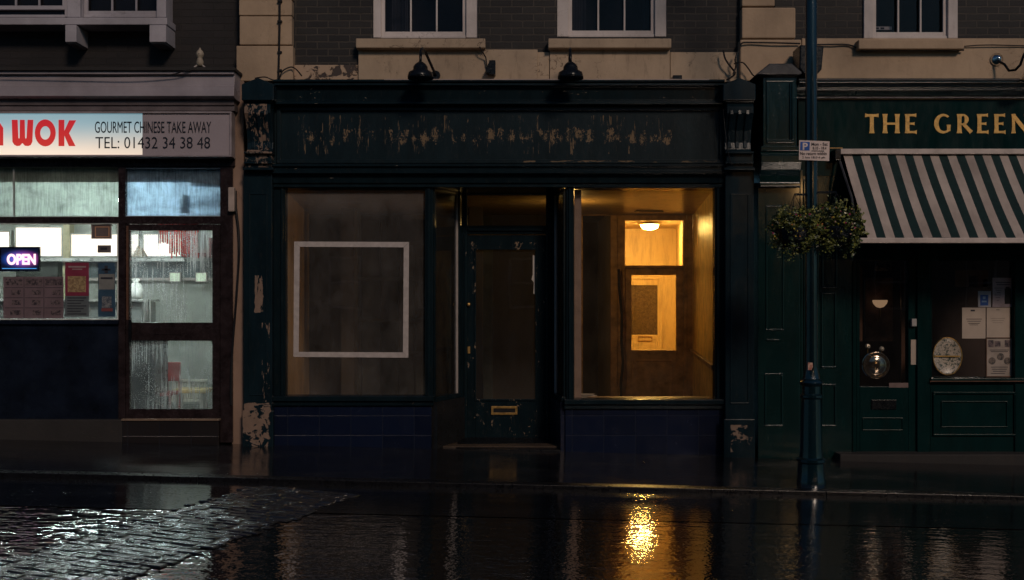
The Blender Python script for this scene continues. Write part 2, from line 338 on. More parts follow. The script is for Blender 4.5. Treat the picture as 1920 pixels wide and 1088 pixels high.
# strip of setts crossing the carriageway
ang=math.radians(19); L=6.2; W=.95
sm=wet('wet granite setts',(.02,.02,.022),'setts')
me=MB(); me.bw(-W/2+.09,W/2-.09,0.02,L,-.05,.001); Rs=random.Random(4); row=0; yy=0
while yy<L:
    d_=Rs.uniform(.075,.10); eL,eR=-W/2+Rs.uniform(-.03,.06),W/2+Rs.uniform(-.07,.05); xx=-W/2-(.08 if row%2 else 0)
    while xx<eR:
        w_=Rs.uniform(.11,.19); a,b=max(xx,eL),min(xx+w_,eR)
        if b-a>.05:
            h_=[Rs.uniform(.001,.010) for _ in range(4)]; q=.006; e=.015; k=len(me.v)
            me.v+=[(a+q,yy+q,0),(b-q,yy+q,0),(b-q,yy+d_-q,0),(a+q,yy+d_-q,0),(a+e,yy+e,h_[0]),(b-e,yy+e,h_[1]),(b-e,yy+d_-e,h_[2]),(a+e,yy+d_-e,h_[3]),((a+b)/2,yy+d_/2,sum(h_)/4+.0012)]
            for f in ((0,1,5,4),(1,2,6,5),(2,3,7,6),(3,0,4,7),(4,5,8),(5,6,8),(6,7,8),(7,4,8)): me.face([k+z_ for z_ in f])
        xx+=w_
    yy+=d_; row+=1
ss=me.build('cobbled_strip',sm)
ty=math.atan(-0.0233)
ss.matrix_world=Matrix.Translation((-1.62,KERB-.42,gz(-1.62)+ROADZ+.006))@Matrix.Rotation(-ty,4,'Y')@Matrix.Rotation(PI-ang,4,'Z')
struct(ss,'band of wet granite setts laid across the asphalt')
# ================================================================= VACANT SHOP
vs=thing('shop_building','vacant shop with peeling dark green front, brass lit hallway and brick upper storey','building',(0,.3,0))
UP=Z(-400,.15)
def brickwall(name,a,c,yf,mat,wins,parent,top=7.0,bottom=None,yb=None):
    """wall with openings; wins = (px0,px1,z0,z1)"""
    g=MB(); x0,x1=X(a,yf),X(c,yf); yb=yb or yf+.25; zb=bottom
    cur=x0
    for (wx0,wx1,z0,z1) in sorted(wins):
        g.bw(cur,wx0,yf,yb,zb,top); g.bw(wx0,wx1,yf,yb,zb,z0); g.bw(wx0,wx1,yf,yb,z1,top); cur=wx1
    g.bw(cur,x1,yf,yb,zb,top); return g.build(name,mat,parent)
def sash(a,c,d,yf,parent,mw,npx=3,fr=18,gl=None,sillpx=None,sillrows=None,name='window',sm=None,h=1.75,open_gap=0,my=None):
    """sash window: frame outer px a..c, bottom row d (sash foot), top from the height"""
    x0,x1=X(a,yf),X(c,yf); z0=Z(d,yf); z1=z0+h; fw=fr/F*(D+yf)
    g=MB(); g.bw(x0,x0+fw,yf,yf+.1,z0,z1); g.bw(x1-fw,x1,yf,yf+.1,z0,z1); g.bw(x0+fw,x1-fw,yf,yf+.1,z1-fw,z1)
    g.bw(x0+fw*.999,x1-fw*.999,yf+.02,yf+.1,z0,z0+.03)
    w=g.build(name,mw,parent,bev=.006)
    g=MB(); s=.038; sx0,sx1=x0+fw,x1-fw; y=yf+.035; zm=z0+h*.52
    for (zz0,zz1,yy) in ((z0+.03+open_gap,zm,y),(zm+.002,z1-fw,y+.03)):
        g.bw(sx0,sx0+s,yy,yy+.03,zz0,zz1); g.bw(sx1-s,sx1,yy,yy+.03,zz0,zz1); g.bw(sx0+s,sx1-s,yy,yy+.03,zz0,zz0+s*1.1); g.bw(sx0+s,sx1-s,yy,yy+.03,zz1-s,zz1)
        zc=(zz0+zz1)/2
        zc=zz0+.42
        for k in range(1,npx):
            xx=sx0+s+(sx1-sx0-2*s)*k/npx; g.bw(xx-.009,xx+.009,yy+.003,yy+.027,zz0+s*1.1,zz1-s)
        g.bw(sx0+s,sx1-s,yy+.006,yy+.024,zc-.009,zc+.009)
    sa=g.build('sash',mw,w,bev=.003)
    g=MB(); g.quad([(sx0,y+.05,z0),(sx1,y+.05,z0),(sx1,y+.05,z1),(sx0,y+.05,z1)]); g.build('pane',gl,w)
    return w,(x0,x1,z0,z1)
gl_up=glass('dark upstairs glass',.02,(.25,.25,.3),.3,tint=(.6,.6,.65))
# upper walls
yb_=.15
w1=(X(700,yb_),X(895,yb_),Z(72,yb_),Z(72,yb_)+1.75); w2=(X(1045,yb_),X(1250,yb_),Z(70,yb_),Z(70,yb_)+1.75)
brickwall('brick_wall',548,1392,yb_,m_brick,[w1,w2],vs,bottom=Z(155,yb_))
sash(692,896,71,.16,vs,m_white,fr=22,gl=gl_up); sash(1044,1250,69,.16,vs,m_white,fr=22,gl=gl_up)
g=MB(); g.b(667,72,910,90,.0,.15); g.build('sill',m_stucco,vs,bev=.01)
g=MB(); g.b(1028,72,1259,90,.0,.15); g.build('sill',m_stucco,vs,bev=.01)
g=MB(); g.b(672,93,1008,154,.09,.15); g.b(1008,98,1030,154,.105,.15); g.b(1031,92,1256,154,.085,.15); g.b(1257,98,1392,154,.105,.15); g.b(905,98,906,99,.1,.15)
g.build('stucco_band',m_stucco,vs,bev=.004)
peel_st=MT('stucco falling off brick'); 
def mk():
    m=peel_st; n=m.noise((7,7,9),6,.65,.5); k=m.mr(n,.5,.53); c=m.mix(k,(.4,.28,.19),(.05,.035,.03)); return m.fin(m.bsdf(c,.75,m.bump(m.mul(k,-1),.7,.02)))
mk(); g=MB(); g.b(552,122,671,154,.12,.15); g.build('stucco_patch',peel_st.m,vs)
# rusticated quoin piers
g=MB()
for (a,t,c,d,y) in ((448,-90,548,-2,.05),(448,0,547,29,.05),(449,30.5,547,84,.05),(443,86,549,152,.035)): g.b(a,t,c,d,y,.3)
z=Z(-92,.05)
for k in range(5): g.bw(X(448,.05),X(548,.05),.05,.3,z+.008,z+.29); z+=.3
g.build('quoin_pier',m_stucco2,vs,bev=.008)
g=MB(); g.b(434,152,457,835,.02,.3); g.build('party_strip',m_strip,vs,bev=.006)
g=MB()
for (a,t,c,d,y) in ((1391,-90,1453,12,.05),(1391,14,1492,72,.04),(1388,74,1503,152,.03)): g.b(a,t,c,d,y,.3)
z=Z(-92,.05)
for k in range(5): g.bw(X(1391,.05),X(1453,.05),.05,.3,z+.008,z+.29); z+=.3
g.build('quoin_pier',m_stucco2,vs,bev=.014)
# fascia
g=MB(); g.mould(512,1359,[(149,-.22),(153,-.22),(156,-.2),(160,-.2),(164,-.14),(188,-.13),(191,-.17),(195,-.17),(199,-.08)],.3); g.build('cornice',m_green,vs,bev=.003)
g=MB(); g.b(512,199,1359,306,-.05,.3); g.frame(519,200,1357,306,7,-.085,-.05); g.build('fascia',m_fascia,vs,bev=.003)
g=MB(); g.mould(512,1359,[(306,-.06),(308,-.13),(312,-.13),(314,-.10),(318,-.10),(320,-.13),(325,-.13),(328,-.07),(343,-.06),(346,-.04),(351,-.04)],.3); g.build('moulding',m_green,vs,bev=.002)
g=MB(); g.b(720,148.3,1330,150,-.225,.1); g.build('flashing',simple('pale flashing',(.35,.28,.25),.4),vs)
# pilasters
def pilaster(a,c,mat,par,top=148,peak=146,base=832,name='pilaster'):
    g=MB(); cx=(a+c)/2
    g.ppx([(a-4,158),(cx,peak),(c+3,158),(c+3,188),(a-4,188)],-.30,.2)
    g.b(a-1,188,c,192,-.26,.2)
    g.mould(a+2,c-2,[(192,-.24),(200,-.27),(212,-.27),(224,-.23),(245,-.17),(268,-.14),(280,-.15),(284,-.18)],.2)
    for k in range(3):
        x=a+12+k*(c-a-24)/2; g.mould(x-3.5,x+3.5,[(206,-.275),(214,-.285),(226,-.245),(246,-.185),(266,-.155),(278,-.16)],0.1)
    g.b(a,284,c,288,-.2,.2); g.b(a+2,288,c-1,303,-.15,.2); g.b(a,303,c,307,-.18,.2); g.b(a+2,307,c-1,314,-.14,.2); g.b(a-2,314,c+2,319,-.19,.2)
    g.build('console',mat,par,bev=.006)
    g=MB(); g.b(a,319,c,base+30,-.10,.2); 
    g.frame(a+9,362,c-9,base-90,3,-.108,-.10); g.build(name,mat,par,bev=.006)
    g=MB(); g.b(a-3,base-62,c+2,base+40,-.13,-.1) ; g.build('plinth',mat,par,bev=.008)
pilaster(457,510,m_pil,vs); pilaster(1360,1414,m_pil,vs,base=848)
# window frames : left bay
KD=.60  # lobby depth
def fr(name,rects,par,mat=m_green,bev=.004):
    g=MB()
    for r in rects: g.b(*r)
    return g.build(name,mat,par,bev=bev)
yF=0.0
left=fr('window',[(511,351,535,742,yF,.12),(535,351,797,353,yF,.1),(797,351,812,742,yF,.1),(526,351,531,742,-.02,0),(801,351,806,742,-.02,0)],vs)
g=MB(); g.qpx(533,352,799,743,.06); 
gl_left=glass('grimy shop window glass',.13,(.26,.235,.215),1.2,seed=2,top=Z(395),tint=(.85,.83,.78),patch=.10)
g.build('pane',gl_left,left)
g=MB(); g.mould(511,813,[(742,-.03),(744,-.07),(752,-.07),(755,-.04),(761,-.03)],.12); g.build('sill',m_green,left,bev=.003)
fr('stall_riser',[(514,761,809,880,.0,.12)],vs,m_tiles,.004)
right=fr('window',[(1340,351,1360,748,yF,.12),(1076,351,1340,353,yF,.1),(1062,351,1076,748,yF,.1),(1344,351,1349,748,-.02,0),(1066,351,1070,748,-.02,0)],vs)
gl_right=glass('dusty shop window glass',.06,(.4,.3,.2),.6,seed=5,tint=(.93,.9,.84))
g=MB(); g.qpx(1074,352,1342,749,.06); g.build('pane',gl_right,right)
g=MB(); g.mould(1058,1358,[(748,-.03),(750,-.07),(758,-.07),(761,-.04),(767,-.03)],.12); g.build('sill',m_green,right,bev=.003)
fr('stall_riser',[(1060,767,1356,890,.0,.12)],vs,m_tiles,.004)
# angled lobby sides
def side(pa,pb,sgn):
    """angled glazed return from facade px pa to lobby px pb (depth KD)"""
    x0,x1=X(pa,.03),X(pb,KD); y0,y1=.03,KD
    def P(t,z,o=0): # along
        dx,dy=x1-x0,y1-y0; l=math.hypot(dx,dy); nx,ny=(dy/l,-dx/l) if sgn>0 else (-dy/l,dx/l)
        return (x0+dx*t+nx*o,y0+dy*t+ny*o,z)
    def slab(g,t0,t1,z0,z1,o0,o1): g.hexa([P(t0,z0,o0),P(t0,z1,o0),P(t1,z1,o0),P(t1,z0,o0),P(t0,z0,o1),P(t0,z1,o1),P(t1,z1,o1),P(t1,z0,o1)])
    zs,zt=Z(745),Z(353)
    g=MB(); slab(g,0,1,zs-.05,zs,-.02,.05); slab(g,0,.06,zs,zt,-.01,.03); slab(g,.88,1,zs,zt,-.01,.04); slab(g,.06,.88,zt-.03,zt,-.01,.03); w=g.build('side_window',m_green,vs,bev=.003)
    g=MB(); slab(g,.84,.875,zs,zt-.03,-.005,.02); g.build('pale_bead',m_tape,w)
    g=MB(); slab(g,.05,.86,zs,zt-.02,.004,.006); g.build('pane',gl_side,w)
    g=MB(); slab(g,0,1,-.15,zs-.05,0,.06); g.build('stall_riser',m_tiles if sgn<0 else simple('grimy black tiles',(.013,.013,.014),.3),vs)
gl_side=glass('side glass',.05,(.3,.28,.26),.9,seed=8,tint=(.5,.52,.54))
side(810,862,1); side(1062,1040,-1)
# lobby ceiling + door set
g=MB(); g.bw(X(806),X(1064),.1,KD+.1,Z(351)-.005,Z(351)+.1); g.build('lobby_ceiling',m_green,vs)
yd=KD
g=MB(); g.b(858,340,876,860,yd,yd+.12); g.b(1024,340,1046,860,yd,yd+.12); g.b(876,340,1024,365,yd,yd+.12); g.b(876,423,1024,439,yd,yd+.12); g.b(878,428,1022,433,yd-.03,yd)
g.b(870,440,874.5,826,yd-.015,yd); g.b(1025,440,1029,826,yd-.015,yd)
df=g.build('door_frame',m_green,vs,bev=.005)
g=MB(); g.qpx(875,364,1025,425,yd+.05); g.build('transom_pane',glass('fanlight glass',.16,(.2,.19,.19),.7,seed=3,tint=(.4,.42,.45)),df)
g=MB(); y=yd+.02
g.b(876,441,891,826,y,y+.05); g.b(1005,441,1024,826,y,y+.05); g.b(891,441,1005,467,y,y+.05); g.b(891,750,1005,826,y,y+.05); g.frame(889,465,1007,752,3.5,y-.012,y)
door=g.build('door',m_green,vs,bev=.004)
g=MB(); g.qpx(890,466,1006,751,y+.025); g.build('pane',glass('door glass',.04,(.2,.2,.21),1.3,seed=12,patch=.03,tint=(.5,.55,.6)),door)
g=MB(); g.frame(921,762,970,778,4,y-.014,y); g.build('letterbox',m_brass,door,bev=.002)
g=MB(); g.b(925,766,966,774,y-.004,y); g.build('letter_flap',m_dark,door)
g=MB(); g.lathe([(.005,-.04),(.018,-.036),(.02,-.026),(.01,-.014),(.02,0)],X(879,y),y,Z(571,y),16,'y'); g.build('doorknob',m_brass,door,smooth=True)
g=MB(); g.b(877,650,881.5,663,y-.006,y); g.build('keyhole_plate',m_brass,door)
g=MB(); g.ppx([(999,478),(1003,480),(1003,552),(1000,551),(1001,530),(996.5,524),(999,515)],y+.015,y+.02); g.build('torn_paper',m_paper,door)
g=MB(); x0,x1=X(860,yd),X(1046,yd); g.hexa([(x0,.0,-.1),(x0,.0,.012),(x1,.0,.006),(x1,.0,-.1),(x0,yd+.1,-.1),(x0,yd+.1,.06),(x1,yd+.1,.055),(x1,yd+.1,-.1)]); g.build('doorstep',m_kerb,vs,bev=.003)
# white rectangle on the left window glass
tf=thing('taped_frame','white taped rectangle with mitred corners stuck on the empty left window','frame',(X(660),.05,Z(560)))
yt=.05
for nm,pts in (('tape_strip',[(551.5,453),(767,454),(757,464),(562,463)]),('tape_strip',[(767,454),(765.5,671),(755.5,661),(757,464)]),('tape_strip',[(765.5,671),(550,669.5),(560,660),(755.5,661)]),('tape_strip',[(550,669.5),(551.5,453),(562,463),(560,660)])):
    cxp=sum(p[0] for p in pts)/4; cyp=sum(p[1] for p in pts)/4
    g=MB(); g.ppx([(cxp+(p[0]-cxp)*.998,cyp+(p[1]-cyp)*.998) for p in pts],yt,yt+.006); g.build(nm,m_tape,tf)
# ---- interior
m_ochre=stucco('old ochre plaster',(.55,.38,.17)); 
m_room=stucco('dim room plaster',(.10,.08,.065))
def gloss_y(name,c,rough,scale,b,stain=.8):
    m=MT(name); n=m.noise(scale,6,.7,.4); cc=m.mix(m.mr(n,.48,.62,0,stain),c,(.05,.025,.008)); return m.fin(m.bsdf(cc,rough,m.bump(m.noise((scale[0]*1.6,scale[1]*1.6,scale[2]*1.6),5,.7),b,.01),spec=.8))
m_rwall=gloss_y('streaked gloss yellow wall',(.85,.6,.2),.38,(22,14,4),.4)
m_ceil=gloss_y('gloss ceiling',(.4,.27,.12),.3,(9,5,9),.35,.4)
m_cream=gloss_y('cream hallway paint',(.72,.53,.24),.5,(16,16,2.2),.15,.25)
m_part=simple('brown varnished partition',(.42,.26,.13),.4,.45,8)
yp=3.6; zc=Z(352,.1); zp=Z(404,yp)
xw0,xw1=X(1341,.1),X(1299,yp)
g=MB(); g.hexa([(xw0,.1,-.1),(xw0,.1,zc+.1),(xw0+.1,.1,zc+.1),(xw0+.1,.1,-.1),(xw1,yp,-.1),(xw1,yp,zc+.1),(xw1+.1,yp,zc+.1),(xw1+.1,yp,-.1)]); g.build('side_wall',m_rwall,vs)
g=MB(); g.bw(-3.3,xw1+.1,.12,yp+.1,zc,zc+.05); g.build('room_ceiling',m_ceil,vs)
g=MB(); g.bw(-3.3,xw1+.1,.12,12,-.1,.03); g.build('floor',simple('bare floor',(.06,.042,.03),.5),vs)
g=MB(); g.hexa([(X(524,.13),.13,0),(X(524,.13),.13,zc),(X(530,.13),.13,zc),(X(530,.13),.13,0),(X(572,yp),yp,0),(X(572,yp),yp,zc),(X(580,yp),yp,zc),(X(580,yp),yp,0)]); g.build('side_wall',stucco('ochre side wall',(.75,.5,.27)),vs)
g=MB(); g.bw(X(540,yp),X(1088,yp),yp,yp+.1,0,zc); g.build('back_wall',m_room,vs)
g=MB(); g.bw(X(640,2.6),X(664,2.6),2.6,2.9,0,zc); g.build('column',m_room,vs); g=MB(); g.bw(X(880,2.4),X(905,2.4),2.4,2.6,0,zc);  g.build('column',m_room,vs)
# made-up boards, their faint grid stands in for a reflection in the window
g=MB(); a_=640; Rb=random.Random(2)
while a_<900:
    w_=Rb.uniform(22,40); yy_=3.25+Rb.uniform(-.03,.03)
    if Rb.random()<.8: g.b(a_,395+Rb.uniform(0,60),a_+w_-3,900,yy_,yy_+.06)
    a_+=w_
for q_ in (452,520,598,660): g.b(640,q_,885,q_+7,3.14,3.2)
g.build('reflection_boards',simple('dull reflection boards',(.06,.06,.05),.6,.6,3),vs,bev=.005)
# partition
g=MB(); g.b(1145,404,1158,930,yp-.05,yp+.1); g.b(1158,404,1165,930,yp-.02,yp+.1); g.b(1165,404,1287,413,yp-.03,yp+.1); g.b(1165,413,1172,930,yp-.02,yp+.1); g.b(1282,413,1288,930,yp-.02,yp+.1); g.b(1288,404,1299,930,yp-.01,yp+.1); g.b(1172,498,1282,503,yp-.03,yp+.1)
g.bw(X(1086,yp),X(1299,yp),yp,yp+.1,zp-.0,zc); g.b(1085,404,1093,930,yp-.01,yp+.1)
g.build('partition',m_part,vs,bev=.006)
g=MB(); y=yp+.02; g.b(1172,503,1184,930,y,y+.05); g.b(1268,503,1282,930,y,y+.05); g.b(1184,503,1268,516,y,y+.05); g.b(1184,657,1268,930,y,y+.05); g.frame(1190,675,1262,900,3,y-.01,y)
idr=g.build('inner_door',m_part,vs,bev=.005)
clr=glass('clear inner pane',.015,(.4,.3,.2),.5)
g=MB(); g.qpx(1183,515,1269,658,y+.02); g.build('pane',clr,idr)
g=MB(); g.qpx(1171,412,1283,499,yp+.05); g.build('transom_pane',clr,vs)
g=MB(); g.b(1077,356,1090,748,.13,.16); g.build('lining_board',simple('pink primed board',(.24,.17,.15),.6),vs)
jm=thing('junk_mail','small heap of pale junk mail on the right window board','paper heap',(X(1098,.25),.25,Z(748,.25)))
g=MB(); zb_=Z(747,.2); g.bw(X(1062),X(1341,.1),.12,.42,zb_-.03,zb_); g.build('window_board',m_part,vs,bev=.004)
for k_ in range(6):
    a_=random.uniform(-.6,.6); cx_=X(1096,.25)+random.uniform(-.05,.06); cy_=.22+random.uniform(-.05,.08); w_,h_=.07,.045; z_=zb_+.004+k_*.006
    P_=[(cx_+u*w_*math.cos(a_)-v*h_*math.sin(a_),cy_+u*w_*math.sin(a_)+v*h_*math.cos(a_),z_+random.uniform(0,.012)) for u,v in ((-1,-1),(1,-1),(1,1),(-1,1))]
    g=MB(); g.hexa(P_+[(x_,y_,q_+.003) for x_,y_,q_ in P_]); g.build('envelope',m_paper if k_%2 else m_tape,jm)
# store room behind, its unlit darkness put into near-black walls
g=MB(); g.bw(X(1020,yp+.12),X(1165,yp+.12),yp+2.2,yp+2.3,-.1,3); g.bw(X(1020,yp+.12)-.1,X(1020,yp+.12),yp+.1,yp+2.2,-.1,3); g.bw(X(1020,yp+.12),X(1160,yp),yp+.11,yp+2.2,zc+.06,zc+.1); g.build('store_room_wall',m_dark,vs)
# hall
yh=8.9; hx0=X(1160,yp); hx1=X(1268,yh); hz=2.83
g=MB(); g.hexa([(hx0-.1,yp+.1,-.1),(hx0-.1,yp+.1,hz),(hx0,yp+.1,hz),(hx0,yp+.1,-.1),(hx0-.1,yh,-.1),(hx0-.1,yh,hz),(hx0,yh,hz),(hx0,yh,-.1)]); 
g.hexa([(xw1+.02,yp+.1,-.1),(xw1+.02,yp+.1,hz),(xw1+.12,yp+.1,hz),(xw1+.12,yp+.1,-.1),(hx1,yh,-.1),(hx1,yh,hz),(hx1+.1,yh,hz),(hx1+.1,yh,-.1)])
g.build('hall_wall',m_cream,vs)
g=MB(); g.bw(hx0-.1,hx1+.15,yh,yh+.1,-.1,hz); g.build('hall_end_wall',m_cream,vs)
g=MB(); g.bw(hx0-.1,hx1+.3,yp+.1,yh+.1,hz,hz+.08); g.build('hall_ceiling',simple('white hall ceiling',(.7,.55,.32),.6,.1,3),vs)
g=MB(); g.b(1176,521,1244,524,yh-.05,yh); g.b(1237,524,1243,900,yh-.05,yh); g.b(1170,524,1178,900,yh-.05,yh); g.build('door_frame',m_cream,vs,bev=.008)
g=MB(); y=yh-.03; g.b(1178,524,1184,900,y,yh); g.b(1233,524,1237,900,y,yh); g.b(1184,524,1233,535,y,yh); g.b(1184,628,1233,900,y,yh); g.frame(1186,655,1232,800,3,y-.012,y)
bd=g.build('back_door',m_cream,vs,bev=.006)
g=MB(); g.qpx(1184,534,1233,629,y+.015); g.build('pane',simple('obscured dark glass',(.1,.07,.035),.25,.4,30,bump=.6),bd)
g=MB(); g.frame(1196,631,1223,640.5,1.6,y-.012,y); g.build('letterbox',m_brass,bd)
# dado rail in the room
g=MB(); 
def wallp(t,z,o): 
    return (xw0+(xw1-xw0)*t-o,.1+(yp-.1)*t,z)
zr=Z(657,yp)
for t0,t1 in ((.0,.985),): g.hexa([wallp(t0,zr-.035,.035),wallp(t0,zr+.02,.045),wallp(t1,zr+.02,.045),wallp(t1,zr-.035,.035),wallp(t0,zr-.035,0),wallp(t0,zr+.02,0),wallp(t1,zr+.02,0),wallp(t1,zr-.035,0)])
g.build('dado_rail',m_part,vs,bev=.006)
g=MB(); g.bw(X(1161,2.4),X(1170,2.4),2.4,2.5,.6,.61)
g=MB(); pts=[]
for i,(a,b) in enumerate(((1160,505),(1161,540),(1166,590),(1165,640),(1168,680),(1164,720),(1165,780))): pts.append((X(a,yp-.12),yp-.12,Z(b,yp-.12)))
g.tube(pts,.02,6); tag(g.build('dangling_cable',m_cable),'black flex hanging loose beside the brown inner door','cable')
g=MB(); zz=zc-.002; g.prism([(0,0),(1,0)],0,0) if False else None
g.quad([(X(1190,3),2.75,zc-.006),(X(1240,3),2.85,zc-.006),(X(1247,3),3.1,zc-.006),(X(1188,3),3.05,zc-.006)]); g.build('ceiling_hole',m_dark,vs)
# ceiling lamp in hall
lx,ly,lz=X(1218,7.2),7.2,hz
la=thing('ceiling_lamp','lit glass dish ceiling lamp glowing warm in the hallway','ceiling lamp',(lx,ly,lz))
g=MB(); g.lathe([(.05,0),(.06,-.02),(.2,-.035),(.21,-.043),(.15,-.048)],lx,ly,lz); g.build('rim',simple('lamp rim',(.8,.6,.3),.3),la,smooth=True)
g=MB(); g.lathe([(.15,-.05),(.145,-.075),(.115,-.105),(.06,-.125),(.01,-.13)],lx,ly,lz); g.build('glass_bowl',emit('warm lamp glass',(1,.60,.16),300),la,smooth=True)
m_net=simple('net curtain',(.05,.05,.055),.8)
bb=thing('added_bulb','added warm bulb hidden behind the window mullion to brighten the empty shop','added light',(X(1069,1.6),1.6,zc))  # unseen bulb, added to spread a warm glow through the front room
g=MB(); g.tube([(X(1069,1.6),1.6,zc),(X(1069,1.6),1.6,zc-.22)],.004,6); g.build('flex',m_black,bb)
g=MB(); g.lathe([(.012,0),(.014,-.03),(.03,-.06),(.033,-.08),(.024,-.1),(.004,-.11)],X(1069,1.6),1.6,zc-.22,14); g.build('added_bulb_glass',emit('added bulb glow',(1,.60,.17),260),bb,smooth=True)
# upper rooms, near-black walls carry the darkness of an unlit interior
g=MB(); g.bw(X(440),X(1500),1.6,1.7,3,7); g.bw(X(440),X(1500),.3,1.7,2.95,3.0); g.bw(X(440),X(1500),.2,1.7,7,7.15); g.bw(X(970),X(985),.4,1.6,3,7); g.build('upper_room_wall',m_dark,vs)
for (a,c) in ((735,765),(1075,1100),(1205,1222)):
    g=MB(); n=10
    for i in range(n):
        t=X(a,.5)+(X(c,.5)-X(a,.5))*i/n; g.bw(t,t+(X(c,.5)-X(a,.5))/n*.7,.5+.02*(i%2),.53+.02*(i%2),Z(68,.5),Z(68,.5)+1.6)
    g.build('curtain',m_net,vs)
# gooseneck lamps
def gooseneck(px,label,mirror=1):
    y0=-.12; x=X(px,-.45); zb=Z(146,-.45)
    t=thing('gooseneck_lamp',label,'lamp',(x,.08,Z(118,.08)),'unlit black gooseneck lamps over the empty shop')
    g=MB(); g.lathe([(.045,-.03),(.05,-.015),(.05,0)],x+.11*mirror,.085,Z(142,.085),16,'y'); g.build('wall_plate',m_black,t)
    P=[(x+.11*mirror,.06,Z(142,.06)),(x+.10*mirror,-.0,Z(134,0)),(x+.06*mirror,-.1,Z(114,-.1)),(x+.03*mirror,-.2,Z(98,-.2)),(x+.01*mirror,-.3,Z(91,-.3)),(x,-.38,Z(94,-.38)),(x,-.42,Z(106,-.42)),(x,-.43,Z(122,-.43))]
    g=MB(); g.tube(P,.014,8); g.build('arm',m_black,t,smooth=True)
    g=MB(); zt=Z(120,-.43); g.lathe([(.02,.02),(.05,.0),(.07,-.03),(.072,-.06),(.115,-.085),(.125,-.12),(.125,-.145),(.118,-.145),(.1,-.1),(.02,-.05)],x,-.43,zt,24); g.build('shade',m_black,t,smooth=True)
    return t
gooseneck(788,'unlit black gooseneck lamp with curved arm below the left upstairs window')
gooseneck(1070,'unlit black gooseneck lamp with straight upright arm below the right upstairs window',.15)
# small box between
t=thing('junction_box','small black lamp bracket box on cream band between the two gooseneck lamps','junction box',(X(922,.05),.05,Z(128,.05)))
g=MB(); g.b(917,113,929,140,.0,.1); g.lathe([(.03,-.03),(.034,.06)],X(916),.02,Z(132),14,'y'); g.build('box',m_black,t,bev=.004)
g=MB(); g.tube([(X(915),.06,Z(132)),(X(912,.06),.06,Z(118)),(X(911,.05),.05,Z(106)),(X(903,0),.0,Z(95)),(X(899,-.01),-.012,Z(88))],.007,6); g.build('wire',m_cable,t)
t=MB(); t.b(1262,141,1279,150,-.2,-.05); tag(t.build('black_box',m_black,bev=.004),'tiny black box on the ledge above the right end of the faded fascia','box')
g=MB(); g.tube([(X(672,.03),.10,Z(91.5,.03)),(X(912,.03),.10,Z(91.5,.03))],.009,6); tag(g.build('cable',m_cable),'black cable clipped below the sill of the left upstairs window','cable')
g=MB(); g.tube([(X(524,.02),.03,Z(-100,.02)),(X(524,.02),.03,Z(40,.02)),(X(523,.02),.03,Z(90,.02)),(X(522,.02),.02,Z(148,.02))],.011,8)
for b in (0,38,96,130): g.b(520,b,528,b+3,.012,.05)
tag(g.build('cable_conduit',m_cable),'thin dark conduit running up the left cream quoin pier','conduit')
def wire(px,label,r=.006,y=.05):
    g=MB(); pts=[(X(a,y),y-.01*(i%2),Z(b,y)) for i,(a,b) in enumerate(px)]
    # smooth a little
    q=[]
    for i in range(len(pts)-1):
        for k in range(4):
            t=k/4; p0=Vector(pts[max(i-1,0)]);p1=Vector(pts[i]);p2=Vector(pts[i+1]);p3=Vector(pts[min(i+2,len(pts)-1)])
            q.append(tuple(.5*((2*p1)+(p2-p0)*t+(2*p0-5*p1+4*p2-p3)*t*t+(3*p1-p0-3*p2+p3)*t**3)))
    q.append(pts[-1]); g.tube(q,r,6); return tag(g.build('cable',m_cable),label,'cable')
wire([(524,148),(530,134),(545,126),(556,131),(566,143)],'short looped cable on the ledge at the foot of the left conduit',.007,.0)
wire([(478,147),(497,145),(511,150),(520,152)],'cable lying over the left gabled pilaster cap',.006,-.2)
wire([(1356,95),(1360,112),(1372,128),(1378,138),(1370,146),(1362,150)],'left black cable drooping off the brick near right quoin pier',.009,.02)
wire([(1384,96),(1378,112),(1380,124),(1374,140)],'black cable hanging tight beside the right quoin pier',.009,.0)
wire([(1376,120),(1392,118),(1404,130),(1412,142),(1424,146)],'cable sweeping from the right quoin pier to the tall green pilaster',.007,-.05)
wire([(1388,86),(1392,81),(1410,80),(1450,81),(1500,82)],'thin cable across the right quoin pier towards the lamp post',.008,.0)
wire([(1356,205),(1359,245),(1364,280),(1372,310)],'thin slack wire down the left edge of the right gabled pilaster',.005,-.2)
# ================================================================= TAKEAWAY
tk=thing('takeaway_building','chinese takeaway with lit sign box, steamed up windows and dark upper brickwork','building',(-4.6,.3,0))
ybl=.28; xL=-8.2
wz=Z(14,.2)
wl=[(X(-20,.2),X(308,.2),Z(30,.2),Z(30,.2)+1.7)]
g=MB(); zb=Z(150,ybl); x0=xL; x1=X(449,ybl); wx0,wx1=X(-30,ybl),X(306,ybl); z0,z1=Z(30,ybl),Z(30,ybl)+1.75
g.bw(x0,wx0,ybl,ybl+.25,zb,7); g.bw(wx0,wx1,ybl,ybl+.25,zb,z0); g.bw(wx0,wx1,ybl,ybl+.25,z1,7); g.bw(wx1,x1,ybl,ybl+.25,zb,7); g.build('brick_wall',m_brickL,tk)
